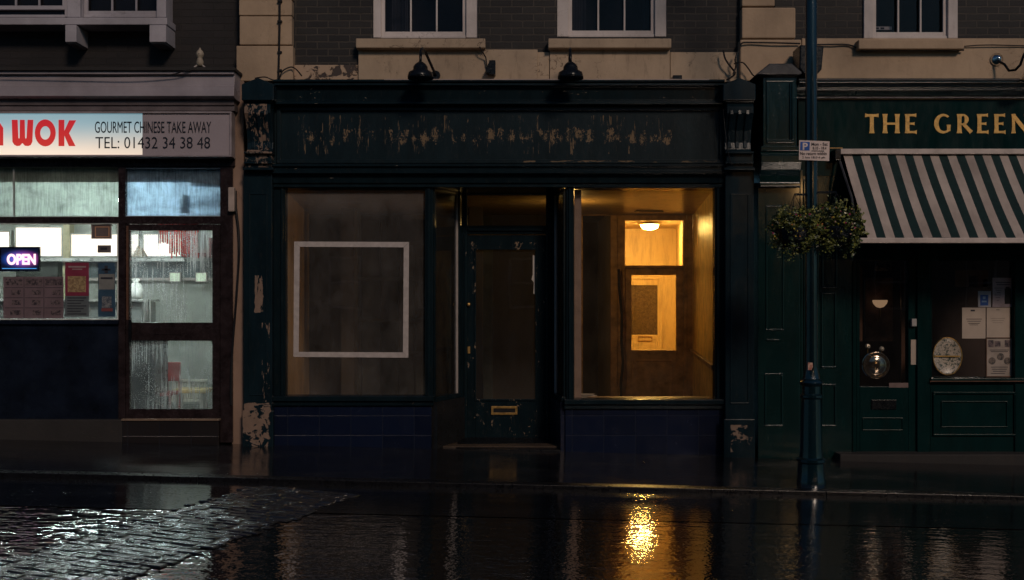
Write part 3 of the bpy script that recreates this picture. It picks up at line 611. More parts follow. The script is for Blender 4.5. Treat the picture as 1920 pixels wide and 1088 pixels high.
# bay: two sashes + mullion + sill + brackets
sash(150,310,32,.12,tk,m_greywh,fr=5,gl=gl_up); sash(-30,126,32,.12,tk,m_greywh,fr=5,gl=gl_up,open_gap=.055)
g=MB(); x0,x1=X(125,.06),X(150,.06); g.bw(x0,x1,.06,.3,Z(33,.06),Z(33,.06)+1.75); g.bw(X(293,.06),X(311,.06),.06,.3,Z(33,.06),Z(33,.06)+1.75); g.build('mullion',m_greywh,tk,bev=.01)
g=MB(); g.b(-45,33,313,46.5,.0,.3); g.build('sill',m_greywh,tk,bev=.008)
for (a,c,d) in ((122,143,80),(280,311,80)):
    g=MB(); g.b(a,47,c,d-1,-.025,.28); g.b(a+2,d-1,c-2,d+2,.0,.28); g.build('bracket',m_greywh,tk,bev=.006)
g=MB(); g.bw(xL,X(445),1.6,1.7,3,7); g.bw(xL,X(440),.3,1.7,2.95,3.0); g.bw(xL,X(449),.2,1.7,7,7.15); g.bw(X(430),X(440),.5,1.7,3,7); g.build('upper_room_wall',m_dark,tk)
# fascia boards
g=MB(); xr=438
def mb_l(g,a,c,prof,yb): g.mould(a,c,prof,yb); return g
g=MB(); g.mould(-200,xr+2,[(126,-.27),(132,-.27),(133,-.24)],.3); g.build('ledge',m_stone,tk,bev=.003)
g=MB(); g.mould(-200,xr,[(133,-.24),(139,-.24),(141,-.2),(143,-.2),(160,-.21),(161,-.22),(163,-.22),(180,-.23),(184,-.2),(186,-.17)],.3); g.build('soffit_boards',m_board,tk,bev=.003)
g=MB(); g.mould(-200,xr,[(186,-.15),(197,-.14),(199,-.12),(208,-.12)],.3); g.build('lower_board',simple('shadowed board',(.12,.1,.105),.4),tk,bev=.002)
g=MB(); g.b(-200,208,438,312,-.02,.3); g.build('fascia_back',m_brown,tk)
# lit sign
sb=MB(); sb.frame(-200,209,434,294,3.5,-.17,-.02); sgn=sb.build('sign_box',simple('sign trim',(.28,.24,.25),.35),tk,bev=.003)
def litface():
    m=MT('lit acrylic sign face'); z=m.axis(2); f=m.mr(z,Z(292,-.15),Z(212,-.15)); 
    c=m.mix(m.mr(f,0,.9,smooth=True),(1,.80,.62),(.34,.60,.70)); st=m.add(m.mr(f,.1,.9,.74,.42),m.mul(m.noise((.9,1,3),3),.12))
    st=m.mul(st,m.mr(m.axis(0),X(60),X(267),1.15,.95))
    return m.fin(m.bsdf((.3,.3,.3),.25,emis=c,es=st))
g=MB(); g.b(-197,212,267,291,-.15,-.02); g.build('lit_panel',litface(),sgn)
g=MB(); g.b(267,212,431,291,-.149,-.02); g.build('unlit_panel',simple('unlit acrylic',(.34,.29,.31),.25,.06,2,bump=.02),sgn)
mi=simple('black vinyl',(.015,.02,.03),.4); 
mr_=MT('red vinyl lit from behind'); mred=mr_.fin(mr_.bsdf((.3,.02,.02),.4,emis=mr_.mix(mr_.mr(mr_.axis(2),Z(292,-.15),Z(212,-.15)),(1,.07,.045),(.75,.012,.04)),es=.5))
textmesh('GOURMET CHINESE TAKE AWAY',178,228,396,249.5,-.153,mi,'lettering',sgn,.002,.0)
textmesh('TEL: 01432 34 38 48',179,257,394,278.5,-.153,mi,'lettering',sgn,.002,-.004)
def ell(cx,cy,rx,ry,n=28,a0=0,a1=360): return [(cx+rx*math.cos(math.radians(a0+(a1-a0)*i/(n if a1-a0<360 else n))),cy-ry*math.sin(math.radians(a0+(a1-a0)*i/n))) for i in range(n + (0 if a1-a0>=360 else 1))]
k=1/3.4
def sc(l): return [(a*k,b*k) for a,b in l]
Wp=[(76,765),(112,765),(117,880),(122,886),(126,880),(128,765),(157,765),(160,880),(165,886),(170,880),(177,765),(212,765),(206,905),(196,925),(180,932),(160,930),(143,912),(126,930),(108,932),(92,924),(80,905)]
shape([sc(Wp)],-.153,mred,'letter',sgn)
shape([ell(289*k,848*k,66*k,86*k),ell(289*k,848*k,33*k,43*k)],-.153,mred,'letter',sgn)
shape([sc([(374,765),(410,765),(410,838),(442,768),(485,768),(440,850),(481,932),(440,932),(410,862),(410,932),(374,932)])],-.153,mred,'letter',sgn)
shape([[(-60,274),(-60,240),(-52,228),(-36,225),(-12,226),(0,231),(6,240),(6,273),(-6,273),(-6,246),(-12,240),(-30,239),(-44,243),(-46,274)]],-.153,mred,'letter',sgn)
# frames
g=MB(); yf=0
g.b(-200,296,440,312,-.01,.1); g.b(222,313,235,800,-.01,.1); g.b(-200,313,-192,800,-.01,.1); g.b(-192,407,222,418,.0,.1); g.b(235,406,413,420,.0,.1); g.b(413,313,436,830,-.01,.12); g.b(222,418,235,419,-.012,-.01)
g.build('shopfront_frame',m_brown,tk,bev=.005)
g=MB(); g.b(-200,600,222,608,-.03,.1); g.b(-200,608,222,787,.01,.1); g.b(-200,604,222,606,-.032,-.03); g.build('stall_riser',m_riser,tk,bev=.004)
g=MB(); g.b(-200,787,229,850,-.05,.1); g.build('plinth',m_stone,tk,bev=.01)
g=MB(); g.b(229,789,410,850,-.06,.1); 
g.build('threshold',tiles('dark step tiles',(.02,.017,.017)),tk,bev=.006)
g=MB(); g.b(227,786,411,789,-.075,.1); g.build('threshold_bar',simple('worn metal',(.2,.14,.1),.4),tk)
gl_t1=glass('steamed transom glass',1.6,(.42,.5,.45),.5,streak=.3,trans=.75,seed=1,droplets=.2,patch=.6,cap=1.0,vary=.6)
gl_t2=glass('blue lit steamed transom glass',1.6,(.4,.58,.75),.5,streak=.3,trans=.75,seed=6,droplets=.2,patch=1.0,cap=1.0,vary=.75)
gl_w=glass('takeaway window glass',.04,(.6,.62,.6),.5,trans=.7,seed=3,droplets=.3,tint=(.97,.98,.96))
gl_d=glass('streaming wet door glass',.02,(.6,.63,.62),.5,streak=.42,trans=.6,seed=9,droplets=.75,glow=1.3,patch=.12)
gl_d2=glass('wet lower door glass',.12,(.55,.6,.6),.5,streak=.3,trans=.6,seed=4,droplets=.75,glow=1.3,patch=.12)
w=fr('transom_window',[(-192,313,222,314.5,.01,.08),(-192,405.5,222,407,.01,.08),(24,315,27,405,.03,.05)],tk,simple('metal bead',(.3,.32,.3),.4),0)
g=MB(); g.qpx(-192,314,222,406,.05); g.build('pane',gl_t1,w)
w=fr('transom_window',[(235,315,413,316.5,.01,.08),(235,404.5,413,406,.01,.08)],tk,simple('metal bead b',(.3,.34,.38),.4),0)
g=MB(); g.qpx(235,315,413,405,.05); g.build('pane',gl_t2,w)
w=fr('window',[(-192,418,222,420,.01,.08),(-192,598,222,600,.01,.08),(219.5,420,222,598,.01,.08)],tk,simple('bright bead',(.55,.58,.55),.3),0)
g=MB(); g.qpx(-192,419,222,599,.05); g.build('pane',gl_w,w)
g=MB(); y=-.0
g.b(236,421,243,787,y,y+.06); g.b(398,421,412,787,y,y+.06); g.b(243,421,398,432,y,y+.06); g.b(243,605,398,639,y,y+.06); g.b(243,767,398,787,y,y+.06); g.b(287,614,340,628,y-.006,y)
dr=g.build('door',m_brown,tk,bev=.005)
g=MB(); g.b(236.5,424,240.5,600,y-.012,y); g.build('edge_strip',m_brownl,dr)
g=MB(); g.qpx(242,431,399,606,.03); g.build('pane',gl_d,dr)
g=MB(); g.qpx(242,638,399,768,.03); g.build('pane',gl_d2,dr)
g=MB(); g.b(241,600,246,642,y-.05,y-.03); g.b(242,604,245,608,y-.03,y); g.b(242,634,245,638,y-.03,y); g.build('handle',m_black,dr,bev=.003)
# interior
tx0,tx1=xL+.1,X(412,.12); tz=2.72; ty_=3.6
m_tw=simple('white wall panels',(.42,.42,.38),.5,.12,2); 
g=MB(); g.bw(tx0,X(420,ty_)+.35,ty_,ty_+.1,-.1,tz); g.build('back_wall',simple('pale tiled wall',(.34,.355,.32),.35,.15,3),tk)
g=MB(); g.hexa([(tx1,.12,-.1),(tx1,.12,tz),(tx1+.1,.12,tz),(tx1+.1,.12,-.1),(X(412,ty_),ty_,-.1),(X(412,ty_),ty_,tz),(X(412,ty_)+.1,ty_,tz),(X(412,ty_)+.1,ty_,-.1)]); g.build('side_wall',m_tw,tk)
g=MB(); g.bw(tx0-.1,tx0,.1,ty_,-.1,tz); g.build('side_wall',m_tw,tk)
g=MB(); g.bw(tx0,X(412,.1)+.1,.1,ty_+.1,tz,tz+.08); g.build('room_ceiling',simple('room ceiling white',(.45,.46,.42),.6,.1,2),tk)
g=MB(); g.bw(tx0,X(412,.1)+.1,.1,ty_+.1,-.1,gz(-4)+.02); g.build('floor',simple('grey vinyl floor',(.22,.22,.2),.3,.3,3),tk)
# soffit dark red beam seen through right transom
g=MB(); g.b(160,330,470,372,1.2,1.5); g.build('beam',simple('maroon painted beam',(.13,.06,.06),.5),tk)
# menu lightboxes
def menubox(a,t,c,d,y,lab):
    o=thing('menu_lightbox',lab,'light box',(X((a+c)/2,y),y,Z(d,y)),'backlit menu boxes on the takeaway back wall')
    g=MB(); g.frame(a,t,c,d,3,y-.03,y+.08); g.build('frame',simple('aluminium frame',(.4,.42,.38),.35),o)
    g=MB(); g.b(a+3,t+3,c-3,d-3,y-.01,y+.08); g.build('face',emit('white menu light',(1,.88,.76),1.7),o)
yb3=ty_-.1
menubox(-175,432,20,485,yb3,'blank glowing menu light box beyond the left edge')
menubox(26,424,118,483,yb3,'glowing menu light box above the open sign, left of the wall post')
menubox(130,437,262,483,yb3,'glowing menu light box behind the hanging certificate, middle of the row')
menubox(266,437,345,483,yb3,'glowing menu light box seen through the steamy door')
g=MB(); g.b(118,415,130,700,yb3-.06,ty_); g.build('post',simple('cream post',(.5,.45,.28),.4),tk)
g=MB(); g.b(-175,484,345,490,yb3-.25,ty_); g.build('shelf',simple('steel shelf',(.5,.5,.48),.3,metal=.6),tk)
# dark servery hatch + counter
g=MB(); g.b(30,490,108,560,yb3-.05,ty_); g.build('serving_hatch',simple('dark hatch',(.03,.035,.03),.4),tk)
g=MB(); g.b(131,490,420,521,yb3+.02,ty_); g.build('splashback',simple('blue grey splashback',(.10,.12,.13),.3),tk)
g=MB(); g.b(131,521,420,526,yb3-.02,ty_); g.build('wall_rail',m_tape,tk)
for a_,l_ in ((317,'small lit sign on the takeaway back wall, left of the pair seen through the door'),(366,'small lit sign on the takeaway back wall, right of the pair seen through the door')):
    o=thing('lit_wall_sign',l_,'wall sign',(X(a_+10,3.3),3.3,Z(528,3.3)))
    g=MB(); g.frame(a_,511,a_+21,529,1.5,3.28,3.34); g.build('frame',m_tape,o); g=MB(); g.b(a_+1.5,512.5,a_+19.5,527.5,3.3,3.34); g.build('face',emit('greenish lit face',(.8,1,.75),.75),o)
o=thing('drinks_fridge','dark drinks fridge low down behind the takeaway door, left side','fridge',(X(265,1.45),1.5,gz(-4)))
g=MB(); g.bw(X(236,1.4),X(289,1.4),1.4,1.9,gz(-4)+.02,Z(618,1.4)); g.build('cabinet',simple('dark fridge enamel',(.03,.033,.04),.3),o,bev=.01)
g=MB(); g.bw(X(241,1.4),X(285,1.4),1.385,1.399,.12,Z(628,1.4)); g.build('door',simple('dark fridge glass',(.02,.025,.03),.1),o,bev=.004)
g=MB(); g.bw(X(281,1.4),X(283,1.4),1.36,1.384,.4,.8); g.build('handle',m_chrome,o)
g=MB(); g.bw(X(338,2.9),X(396,2.9),2.9,3.3,Z(482,2.9),Z(446,2.9)) ; o=g.build('wall_cabinet',simple('maroon cabinet',(.12,.03,.03),.4),tk,bev=.01)
yc=1.9
ct=thing('serving_counter','grey fronted serving counter inside the takeaway','counter',(X(120,yc),yc,0))
g=MB(); g.bw(tx0,X(266,yc),yc,yc+.5,-.1,Z(566,yc)); g.build('front',simple('grey counter laminate',(.2,.21,.2),.4),ct,bev=.01)
g=MB(); g.bw(tx0,X(272,yc),yc-.05,yc+.55,Z(566,yc),Z(561,yc)); g.build('counter_top',simple('steel top',(.5,.5,.47),.25,metal=.4),ct,bev=.006)
o=thing('glass_heater','small steel pyramid shaped lamp hood on the shelf seen through the door','hood',(X(262,2.5),2.5,Z(482,2.5)))
g=MB(); a,b_=X(251,2.5),X(273,2.5); zt,zb=Z(462,2.5),Z(482,2.5); mx_=(a+b_)/2; dd=.13
bI=len(g.v); g.v+=[(a,2.4,zb),(b_,2.4,zb),(b_,2.6,zb),(a,2.6,zb),(mx_-.02,2.48,zt),(mx_+.02,2.48,zt),(mx_+.02,2.52,zt),(mx_-.02,2.52,zt)]
for q in ((0,1,5,4),(1,2,6,5),(2,3,7,6),(3,0,4,7),(4,5,6,7),(3,2,1,0)): g.face([bI+i for i in q])
g.build('hood_body',simple('dull bronze',(.2,.15,.1),.4),o,bev=.004); g=MB(); g.tube([(mx_,2.5,zt),(mx_,2.5,2.7)],.006,6); g.build('suspension_rod',m_black,o)
# bag on counter, chair, radiator, curtain
g=MB(); zb=Z(561,yc); cx=X(255,yc+.2)
g.lathe([(.06,0),(.085,.03),(.09,.10),(.075,.16),(.05,.19),(.03,.2),(.05,.24),(.02,.25)],cx,yc+.2,zb,12); o=g.build('takeaway_bag',simple('white carrier bag',(.75,.74,.7),.4,.1,20,bump=.8),smooth=True); tag(o,'white tied carrier bag standing on the takeaway counter','bag')
cu=MB(); n=26
for i in range(n):
    a=X(296,.55)+(X(372,.55)-X(296,.55))*i/n; w_=(X(372,.55)-X(296,.55))/n; l=random.uniform(.75,1.0); top=Z(432,.55)
    cu.bw(a,a+w_*.8,.55+.012*(i%3),.56+.012*(i%3),top-.30*l*(1 if 6<i else .5),top+.03)
tag(cu.build('fringe_curtain',simple('red fringe',(.85,.03,.02),.6)),'red strip fringe hanging behind the top of the steamy door','curtain')
g=MB(); g.b(370,436,390,474,.3,.32); o=g.build('notice',m_paper); tag(o,'white notice inside the top right corner of the takeaway door glass','notice')
ch=thing('red_chair','dark red metal chair on the takeaway floor by the bench','chair',(X(306,1.6),1.6,gz(-4)))
mcr=simple('dark red metal',(.2,.02,.02),.35); x0,x1=X(292,1.6),X(320,1.6); zf=gz(-4)+.02
g=MB(); g.bw(x0,x1,1.6,1.98,.40,.44); g.build('seat',mcr,ch,bev=.01)
g=MB(); g.bw(x0,x1,1.96,1.99,.55,.78); g.build('backrest',mcr,ch,bev=.01)
for xx in (x0+.015,x1-.015):
    for (yy,zt) in ((1.62,.4),(1.975,.78)):
        g=MB(); g.tube([(xx,yy,zf),(xx,yy,zt)],.012,8); g.build('leg',mcr,ch)
rd=thing('radiator','white panel radiator low on the wall behind the takeaway door','radiator',(X(355,2.6),2.6,0))
g=MB(); 
for i in range(14): a=322+i*4.6; g.b(a,716,a+3.4,750,2.9,2.96)
g.b(320,712,388,716,2.88,2.98); g.b(320,750,388,754,2.88,2.98); g.build('panel',simple('cream enamel',(.6,.58,.5),.3),rd,bev=.003)
g=MB(); g.b(330,754,334,775,2.9,2.93); g.b(374,754,378,775,2.9,2.93); g.build('bracket',m_tw,rd)
g=MB(); g.b(322,730,386,738,2.2,2.5); o=g.build('bench',simple('yellow pine',(.5,.4,.2),.4),bev=.01); tag(o,'low pale bench in front of the radiator inside the takeaway','bench')
for xx in (328,376):
    g=MB(); g.b(xx,738,xx+5,775,2.25,2.45); g.build('leg',m_tw,o)
# fluorescents
def tube_light(x,y,l,lab,st,c=(.86,1,.98),z=tz-.03,r=.018):
    o=thing('fluorescent_light',lab,'ceiling light',(x,y,z),'fluorescent lights in the takeaway')
    g=MB(); g.bw(x-l/2,x+l/2,y-.04,y+.04,z-.0,z+.03); g.build('housing',m_tw,o)
    g=MB(); g.tube([(x-l/2+.02,y,z-.03),(x+l/2-.02,y,z-.03)],r,8); g.build('tube',emit('fluorescent tube',c,st*1.12),o)
tube_light(-4.6,1.3,1.2,'glowing fluorescent tube over the middle of the takeaway counter',150)
tube_light(-6.6,1.3,1.2,'glowing fluorescent tube at the far left of the takeaway',125)
tube_light(-3.75,.95,.7,'short glowing fluorescent tube just inside the takeaway door',150)
ik=thing('insect_killer','blue glowing fly killer lamp inside the right transom of the takeaway','insect killer',(X(372,.5),.5,Z(385,.5)))
g=MB(); g.frame(338,372,404,392,2,.5,.56); g.build('housing',m_black,ik)
for zz in (377,386):
    g=MB(); g.tube([(X(342,.53),.53,Z(zz,.53)),(X(401,.53),.53,Z(zz,.53))],.011,8); g.build('tube',emit('blue actinic tube',(.3,.65,1),9),ik)
g=MB(); g.ppx([(342,366),(355,368),(352,380),(356,400),(335,398),(340,384)],.09,.094); tag(g.build('paper_scrap',simple('blue grey paper',(.16,.2,.27),.6)),'crumpled scrap of paper stuck inside the right transom of the takeaway','paper')
# OPEN sign
op=thing('open_sign','lit OPEN sign glowing pink and blue in the takeaway window','neon sign',(X(37,.02),.09,Z(508)))
g=MB(); g.frame(-2,463,74,509,2.5,.02,.05); g.build('frame',m_black,op,bev=.003)
def neonback():
    m=MT('blue glow board'); x=m.axis(0); z=m.axis(2)
    cx,cz=X(40,.04),Z(486,.04); dx=m.ma('SUBTRACT',x,cx); dz=m.ma('SUBTRACT',z,cz)
    e=m.ma('SQRT',m.add(m.mul(m.mul(dx,dx),22),m.mul(m.mul(dz,dz),110)))
    c=m.mix(m.mr(x,X(5),X(70)),(.03,.18,1),(.8,.05,.55)); c=m.mix(m.mr(e,.45,1.05),c,(.004,.02,.12))
    return m.fin(m.bsdf((.01,.01,.02),.3,emis=c,es=m.mr(e,.2,1.15,.9,.12)))
g=MB(); g.b(.5,465.5,71.5,506.5,.036,.05); g.build('back_board',neonback(),op)
textmesh('OPEN',13,476,67,497,.03,emit('pink white neon',(1,.62,.66),1.6),'lettering',op,.004,.045)
g=MB(); g.b(4,503,68,504.2,.028,.034); g.build('light_strip',emit('blue strip',(.1,.4,1),.9),op)
# posters on the takeaway window
def photo(name,c1,c2,sc_=14,th=.5):
    m=MT(name); n=m.noise(sc_,5,.7,.6); return m.fin(m.bsdf(m.mix(m.mr(n,th-.06,th+.06),c1,c2),.4))
m_p1=photo('printed food photos',(.14,.1,.1),(.035,.025,.03),38); 
def poster(a,t,c,d,lab,base,items,y=.035,cat='poster',name='poster',grp=None):
    o=thing(name,lab,cat,(X((a+c)/2,y),y,Z(d,y)),grp); g=MB(); g.b(a,t,c,d,y,y+.004); g.build('sheet',base,o)
    for k_,(nm,rects,mat) in enumerate(items):
        g=MB(); yq_=y-.0015*k_
        if 'photo' in nm:
            for (p,q,r,s) in rects: MB().b(p,q,r,s,yq_-.0015,y).build(nm,mat,o)
            continue
        for (p,q,r,s) in rects: g.b(p,q,r,s,yq_-.0015,y)
        g.build(nm,mat,o)
    return o
cells=[]; pics=[]
for i in range(3):
    x=8+i*37.3; pics.append((x+2,523,x+34,535)); 
    for j in range(3):
        yy=539+j*19
        pics.append((x+14+random.uniform(-3,2),yy+5,x+31,yy+14)); cells.append((x+1.5,yy,x+35,yy+.8))
    if i: cells.append((x-.8,520,x,596))
poster(6,519,119,597,'wide menu poster printed with three columns of dishes under the open sign',simple('mauve grey poster',(.15,.105,.115),.35,.15,8),[('dish_photo',pics,m_p1),('rule',cells,m_ink)])
poster(122,492,167,594,'maroon topped menu leaflet beside the wide menu poster',simple('slate blue poster',(.1,.115,.12),.4,.1,9),[('header_panel',[(122.5,492.5,166.5,555)],simple('maroon print',(.2,.03,.055),.4)),('picture',[(127,518,161,548)],photo('menu picture',(.34,.24,.12),(.2,.12,.06),30)),('text_block',[(126,558+5*i,162-(i%3)*5,559.5+5*i) for i in range(7)],m_ink),('heading',[(128,499,161,502),(135,504,154,506)],simple('pale print',(.3,.2,.2),.5))])
poster(184,493,216,594,'narrow blue poster column with a figure and a pagoda picture near the door',simple('dark blue poster',(.035,.07,.11),.35,.2,9),[('text_panel',[(185,514,215,543)],simple('grey print',(.17,.17,.16),.5)),('picture',[(191,556,209,577)],photo('pagoda picture',(.2,.2,.2),(.05,.06,.08),40)),('footer_panel',[(190,578,211,584)],simple('red print',(.2,.06,.06),.5)),('figure_print',[(196,498,202,512),(191,504,207,507)],m_ink),('heading',[(189,520,211,523)],m_ink)])
cf=thing('certificate_frame','framed certificate with a curled edge hanging high in the takeaway window','certificate',(X(189),.04,Z(447)))
g=MB(); g.b(172,422,208,447,.035,.045); g.build('sheet',simple('brown backlit card',(.12,.09,.085),.5),cf); g=MB(); g.frame(171,421,209,448,1.3,.032,.047); g.build('frame',m_tape,cf)
g=MB(); g.frame(178,425,205,445,1.6,.03,.034); g.build('printed_border',simple('copper print',(.45,.24,.14),.5),cf)
poster(183,460,208,474,'small grey sticker label below the framed certificate',simple('grey label',(.12,.1,.1),.5),[('heading',[(188,464,201,469)],m_ink)],name='sticker',cat='sticker')
poster(-60,470,-8,590,'plain pale notice beyond the left end of the wide menu poster',m_paper,[],name='notice',cat='notice')
# finial on ledge, alarm box, cable
fo=thing('ledge_finial','small pale bird shaped finial standing on the takeaway ledge','finial',(X(375,-.1),-.1,Z(127,-.1)))
zb=Z(127,-.15); cx=X(375,-.15)
g=MB(); g.lathe([(.022,.0),(.034,.02),(.036,.045),(.026,.075),(.024,.085),(.036,.1),(.04,.125),(.03,.15),(.012,.168),(.006,.185)],cx,-.15,zb+.012,16); g.build('body',simple('weathered cream lead',(.3,.25,.19),.6,.3,20),fo,smooth=True)
for s in (-1,1):
    g=MB(); g.tube([(cx+s*.015,-.15,zb+.03),(cx+s*.04,-.16,zb+.012),(cx+s*.055,-.17,zb)],.007,6); g.build('foot',m_tape,fo)
g=MB(); g.lathe([(.006,-.004),(.006,0)],cx,-.185,zb+.13,8,'y'); g.build('eye',m_ink,fo)
ab=thing('alarm_box','slim cream alarm box on the tan strip right of the takeaway','alarm box',(X(433,-.05),-.02,Z(396,-.05)))
g=MB(); g.b(427,351,439,397,-.07,.0); g.build('case',simple('cream plastic',(.36,.29,.25),.35),ab,bev=.012)
wire([(442,358),(443,390),(447,430),(449,470),(446,520),(443,570),(437,640),(434,700),(433,760)],'long black cable snaking down the tan strip from the alarm box',.012,-.01)
wire([(-80,140),(60,141),(150,144),(250,144),(320,140),(345,134),(372,128)],'sagging cable along the takeaway ledge to the finial',.006,-.265)
# ================================================================= PUB
pb=thing('pub_building','dark green pub front with gold lettering, striped awning and brick upper storey','building',(4.4,.3,0))
xR=9.0
pw=(X(1625,.15),X(1790,.15),Z(72,.15),Z(72,.15)+1.75)
g=MB(); zb=Z(156,.15); x0,x1=X(1453,.15),xR; g.bw(x0,pw[0],.15,.4,zb,7); g.bw(pw[0],pw[1],.15,.4,zb,pw[2]); g.bw(pw[0],pw[1],.15,.4,pw[3],7); g.bw(pw[1],x1,.15,.4,zb,7); g.build('brick_wall',m_brick,pb)
g=MB(); g.bw(X(1504,.1),xR,.1,.15,Z(154,.1),Z(72,.1)); g.build('stucco_band',m_stucco2,pb,bev=.004)
sash(1620,1796,72,.12,pb,m_white,fr=18,gl=gl_up)
g=MB(); g.b(1610,74,1808,92,.0,.15); g.build('sill',m_stucco2,pb,bev=.01)
g=MB(); g.tube([(X(1612,.05),.06,Z(93.5,.05)),(X(1808,.05),.06,Z(93.5,.05))],.01,6); tag(g.build('cable',m_cable),'black cable clipped below the pub window sill','cable')
g=MB(); g.bw(X(1500),xR,1.6,1.7,3,7); g.bw(X(1500),xR,.3,1.7,2.95,3.0); g.bw(X(1453),xR,.2,1.7,7,7.15); g.bw(X(1500),X(1510),.4,1.7,3,7); g.build('upper_room_wall',m_dark,pb)
poster(1637,50,1672,56,'tiny white printed strip lying in the pub upstairs window',m_paper,[('print',[(1640,51.5,1648,55),(1651,51.5,1658,55)],m_ink)],y=.27,name='notice',cat='notice')
# cornice + fascia
g=MB(); g.mould(1497,2150,[(147,-.22),(149,-.22),(151,-.26),(155,-.26),(157,-.22),(163,-.2),(165,-.17),(169,-.17),(171,-.13),(179,-.12),(181,-.08),(185,-.07)],.3); g.build('cornice',m_pubwet,pb,bev=.003)
g=MB(); g.mould(1497,2150,[(148,-.255),(149,-.275),(150.5,-.275),(151.5,-.27)],-.1); g.build('flashing',m_slate,pb)
g=MB(); g.b(1497,185,2150,330,-.04,.3); fa=g.build('fascia',m_pubflat,pb)
g=MB(); g.b(1530,185.5,2150,187,-.047,-.04); g.build('gilt_line',m_goldline,fa); 
g=MB(); g.b(1556,277,1580,278.5,-.047,-.04); g.build('gilt_line',m_goldline,fa)
# lettering
def stroke(x0,y0,x1,y1,w0,wm,w1):
    dx,dy=x1-x0,y1-y0; l=math.hypot(dx,dy); nx,ny=-dy/l,dx/l; out=[]; N=6
    for i in range(N+1):
        t=i/N; w=(w0*(1-2*t)**4+wm*(1-(1-2*t)**4)) if t<=.5 else (w1*(2*t-1)**4+wm*(1-(2*t-1)**4)); out.append((x0+dx*t+nx*w/2,y0+dy*t+ny*w/2))
    for i in range(N,-1,-1):
        t=i/N; w=(w0*(1-2*t)**4+wm*(1-(1-2*t)**4)) if t<=.5 else (w1*(2*t-1)**4+wm*(1-(2*t-1)**4)); out.append((x0+dx*t-nx*w/2,y0+dy*t-ny*w/2))
    return out
def arcband(cx,cy,rx,ry,a0,a1,w0,w1,n=18):
    o=[];i_=[]
    for i in range(n+1):
        t=i/n; a=math.radians(a0+(a1-a0)*t); w=w0+(w1-w0)*t if callable(w0) is False else 0; wl=w0+(w1-w0)*math.sin(PI*t)
        o.append((cx+rx*math.cos(a),cy-ry*math.sin(a))); i_.append((cx+(rx-wl)*math.cos(a),cy-(ry-wl*.7)*math.sin(a)))
    return o+i_[::-1]
def letter(ch,x,w,t=214,b=250):
    h=b-t; m=(t+b)/2; S=[]; v=7.2; th=4.4
    if ch=='T': S=[stroke(x,t+2.6,x+w,t+2.6,7,4.6,7),stroke(x+w/2,t+.6,x+w/2,b,8,7.4,10)]
    if ch=='H': S=[stroke(x+4,t,x+4,b,10,7,10),stroke(x+w-4,t,x+w-4,b,10,7,10),stroke(x+5,m,x+w-5,m,4,4,4)]
    if ch=='E': S=[stroke(x+4.5,t,x+4.5,b,10,7.4,10),stroke(x+4,t+2.2,x+w,t+2.2,4.5,4.2,7.5),stroke(x+4,m,x+w-3,m,4.2,3.8,6.5),stroke(x+4,b-2.2,x+w+1,b-2.2,4.5,4.2,8)]
    if ch=='G': S=[arcband(x+w*.54,m,w*.54,h*.51,48,318,4.5,8.5,26),stroke(x+w-4,m+2,x+w-4,b-4,8,6.5,6.5),]
    if ch=='R': S=[stroke(x+4.5,t,x+4.5,b,10,7.4,10),arcband(x+w*.42,t+10.2,w*.42,10.2,95,-95,3.6,7.6,16),stroke(x+5,t+1.9,x+w*.42,t+1.9,3.8,3.8,3.8),stroke(x+5,t+19,x+w*.42,t+19,3.4,3.4,3.4),stroke(x+w*.45,t+18,x+w+1,b-1.5,6,6.5,8)]
    if ch=='N': S=[stroke(x+3.5,t,x+3.5,b,8.5,5.6,8.5),stroke(x+w-3.5,t,x+w-3.5,b,8.5,5.6,8.5),stroke(x+2,t+1,x+w-2,b-1,6.5,7.5,6.5)]
    g=MB()
    for i,p in enumerate(S): g.ppx(p,-.0465-.0006*i,-.0395)
    g.build('letter',m_gold,fa)
for ch_,x,w_ in (('T',1622,25.5),('H',1655.5,31),('E',1697,21),('G',1751.5,31.5),('R',1794.5,26),('E',1832,20.5),('E',1864,20.5),('N',1897,31)): letter(ch_,x,w_)
# tall pilaster with lead cap
g=MB(); g.b(1431,136,1494,282,-.22,.2); g.frame(1437,145,1489,268,4,-.235,-.22,wb=6,wt=8); g.b(1481.5,153,1483.5,262,-.24,-.22); g.b(1427,274,1498,283,-.25,.2)
g.build('upper_pilaster',m_pubwet,pb,bev=.008)
g=MB(); g.mould(1425,1500,[(283,-.22),(292,-.28),(304,-.28),(318,-.25),(330,-.215),(343,-.205),(344,-.225),(349,-.225),(351,-.18)],.2); g.build('console',m_pubwet,pb,bev=.004)
g=MB(); yq=-.24
a=[(1417,140),(1443,119),(1485,119),(1505,136),(1503,140)]
g.ppx(a,-.30,.2); g.build('lead_cap',m_slate,pb,bev=.012)
g=MB(); g.b(1421,351,1500,880,-.12,.2); 
for (p,q,r,s) in ((1436,385,1470,620),(1434,700,1468,800)): g.frame(p,q,r,s,3,-.132,-.12)
g.b(1437.5,636,1463,639,-.135,-.12)
g.build('pilaster',m_pubwet,pb,bev=.006)
g=MB(); g.b(1500,318,1600,870,-.03,.1); g.b(1500,318,1506,870,-.05,-.03)
for (p,q,r,s) in ((1541,430,1570,540),(1540,548,1568,690),(1541,720,1568,800),(1507,335,1535,700)): g.frame(p,q,r,s,3,-.045,-.03)
g.build('panelled_wall',m_pubwet,pb,bev=.006)
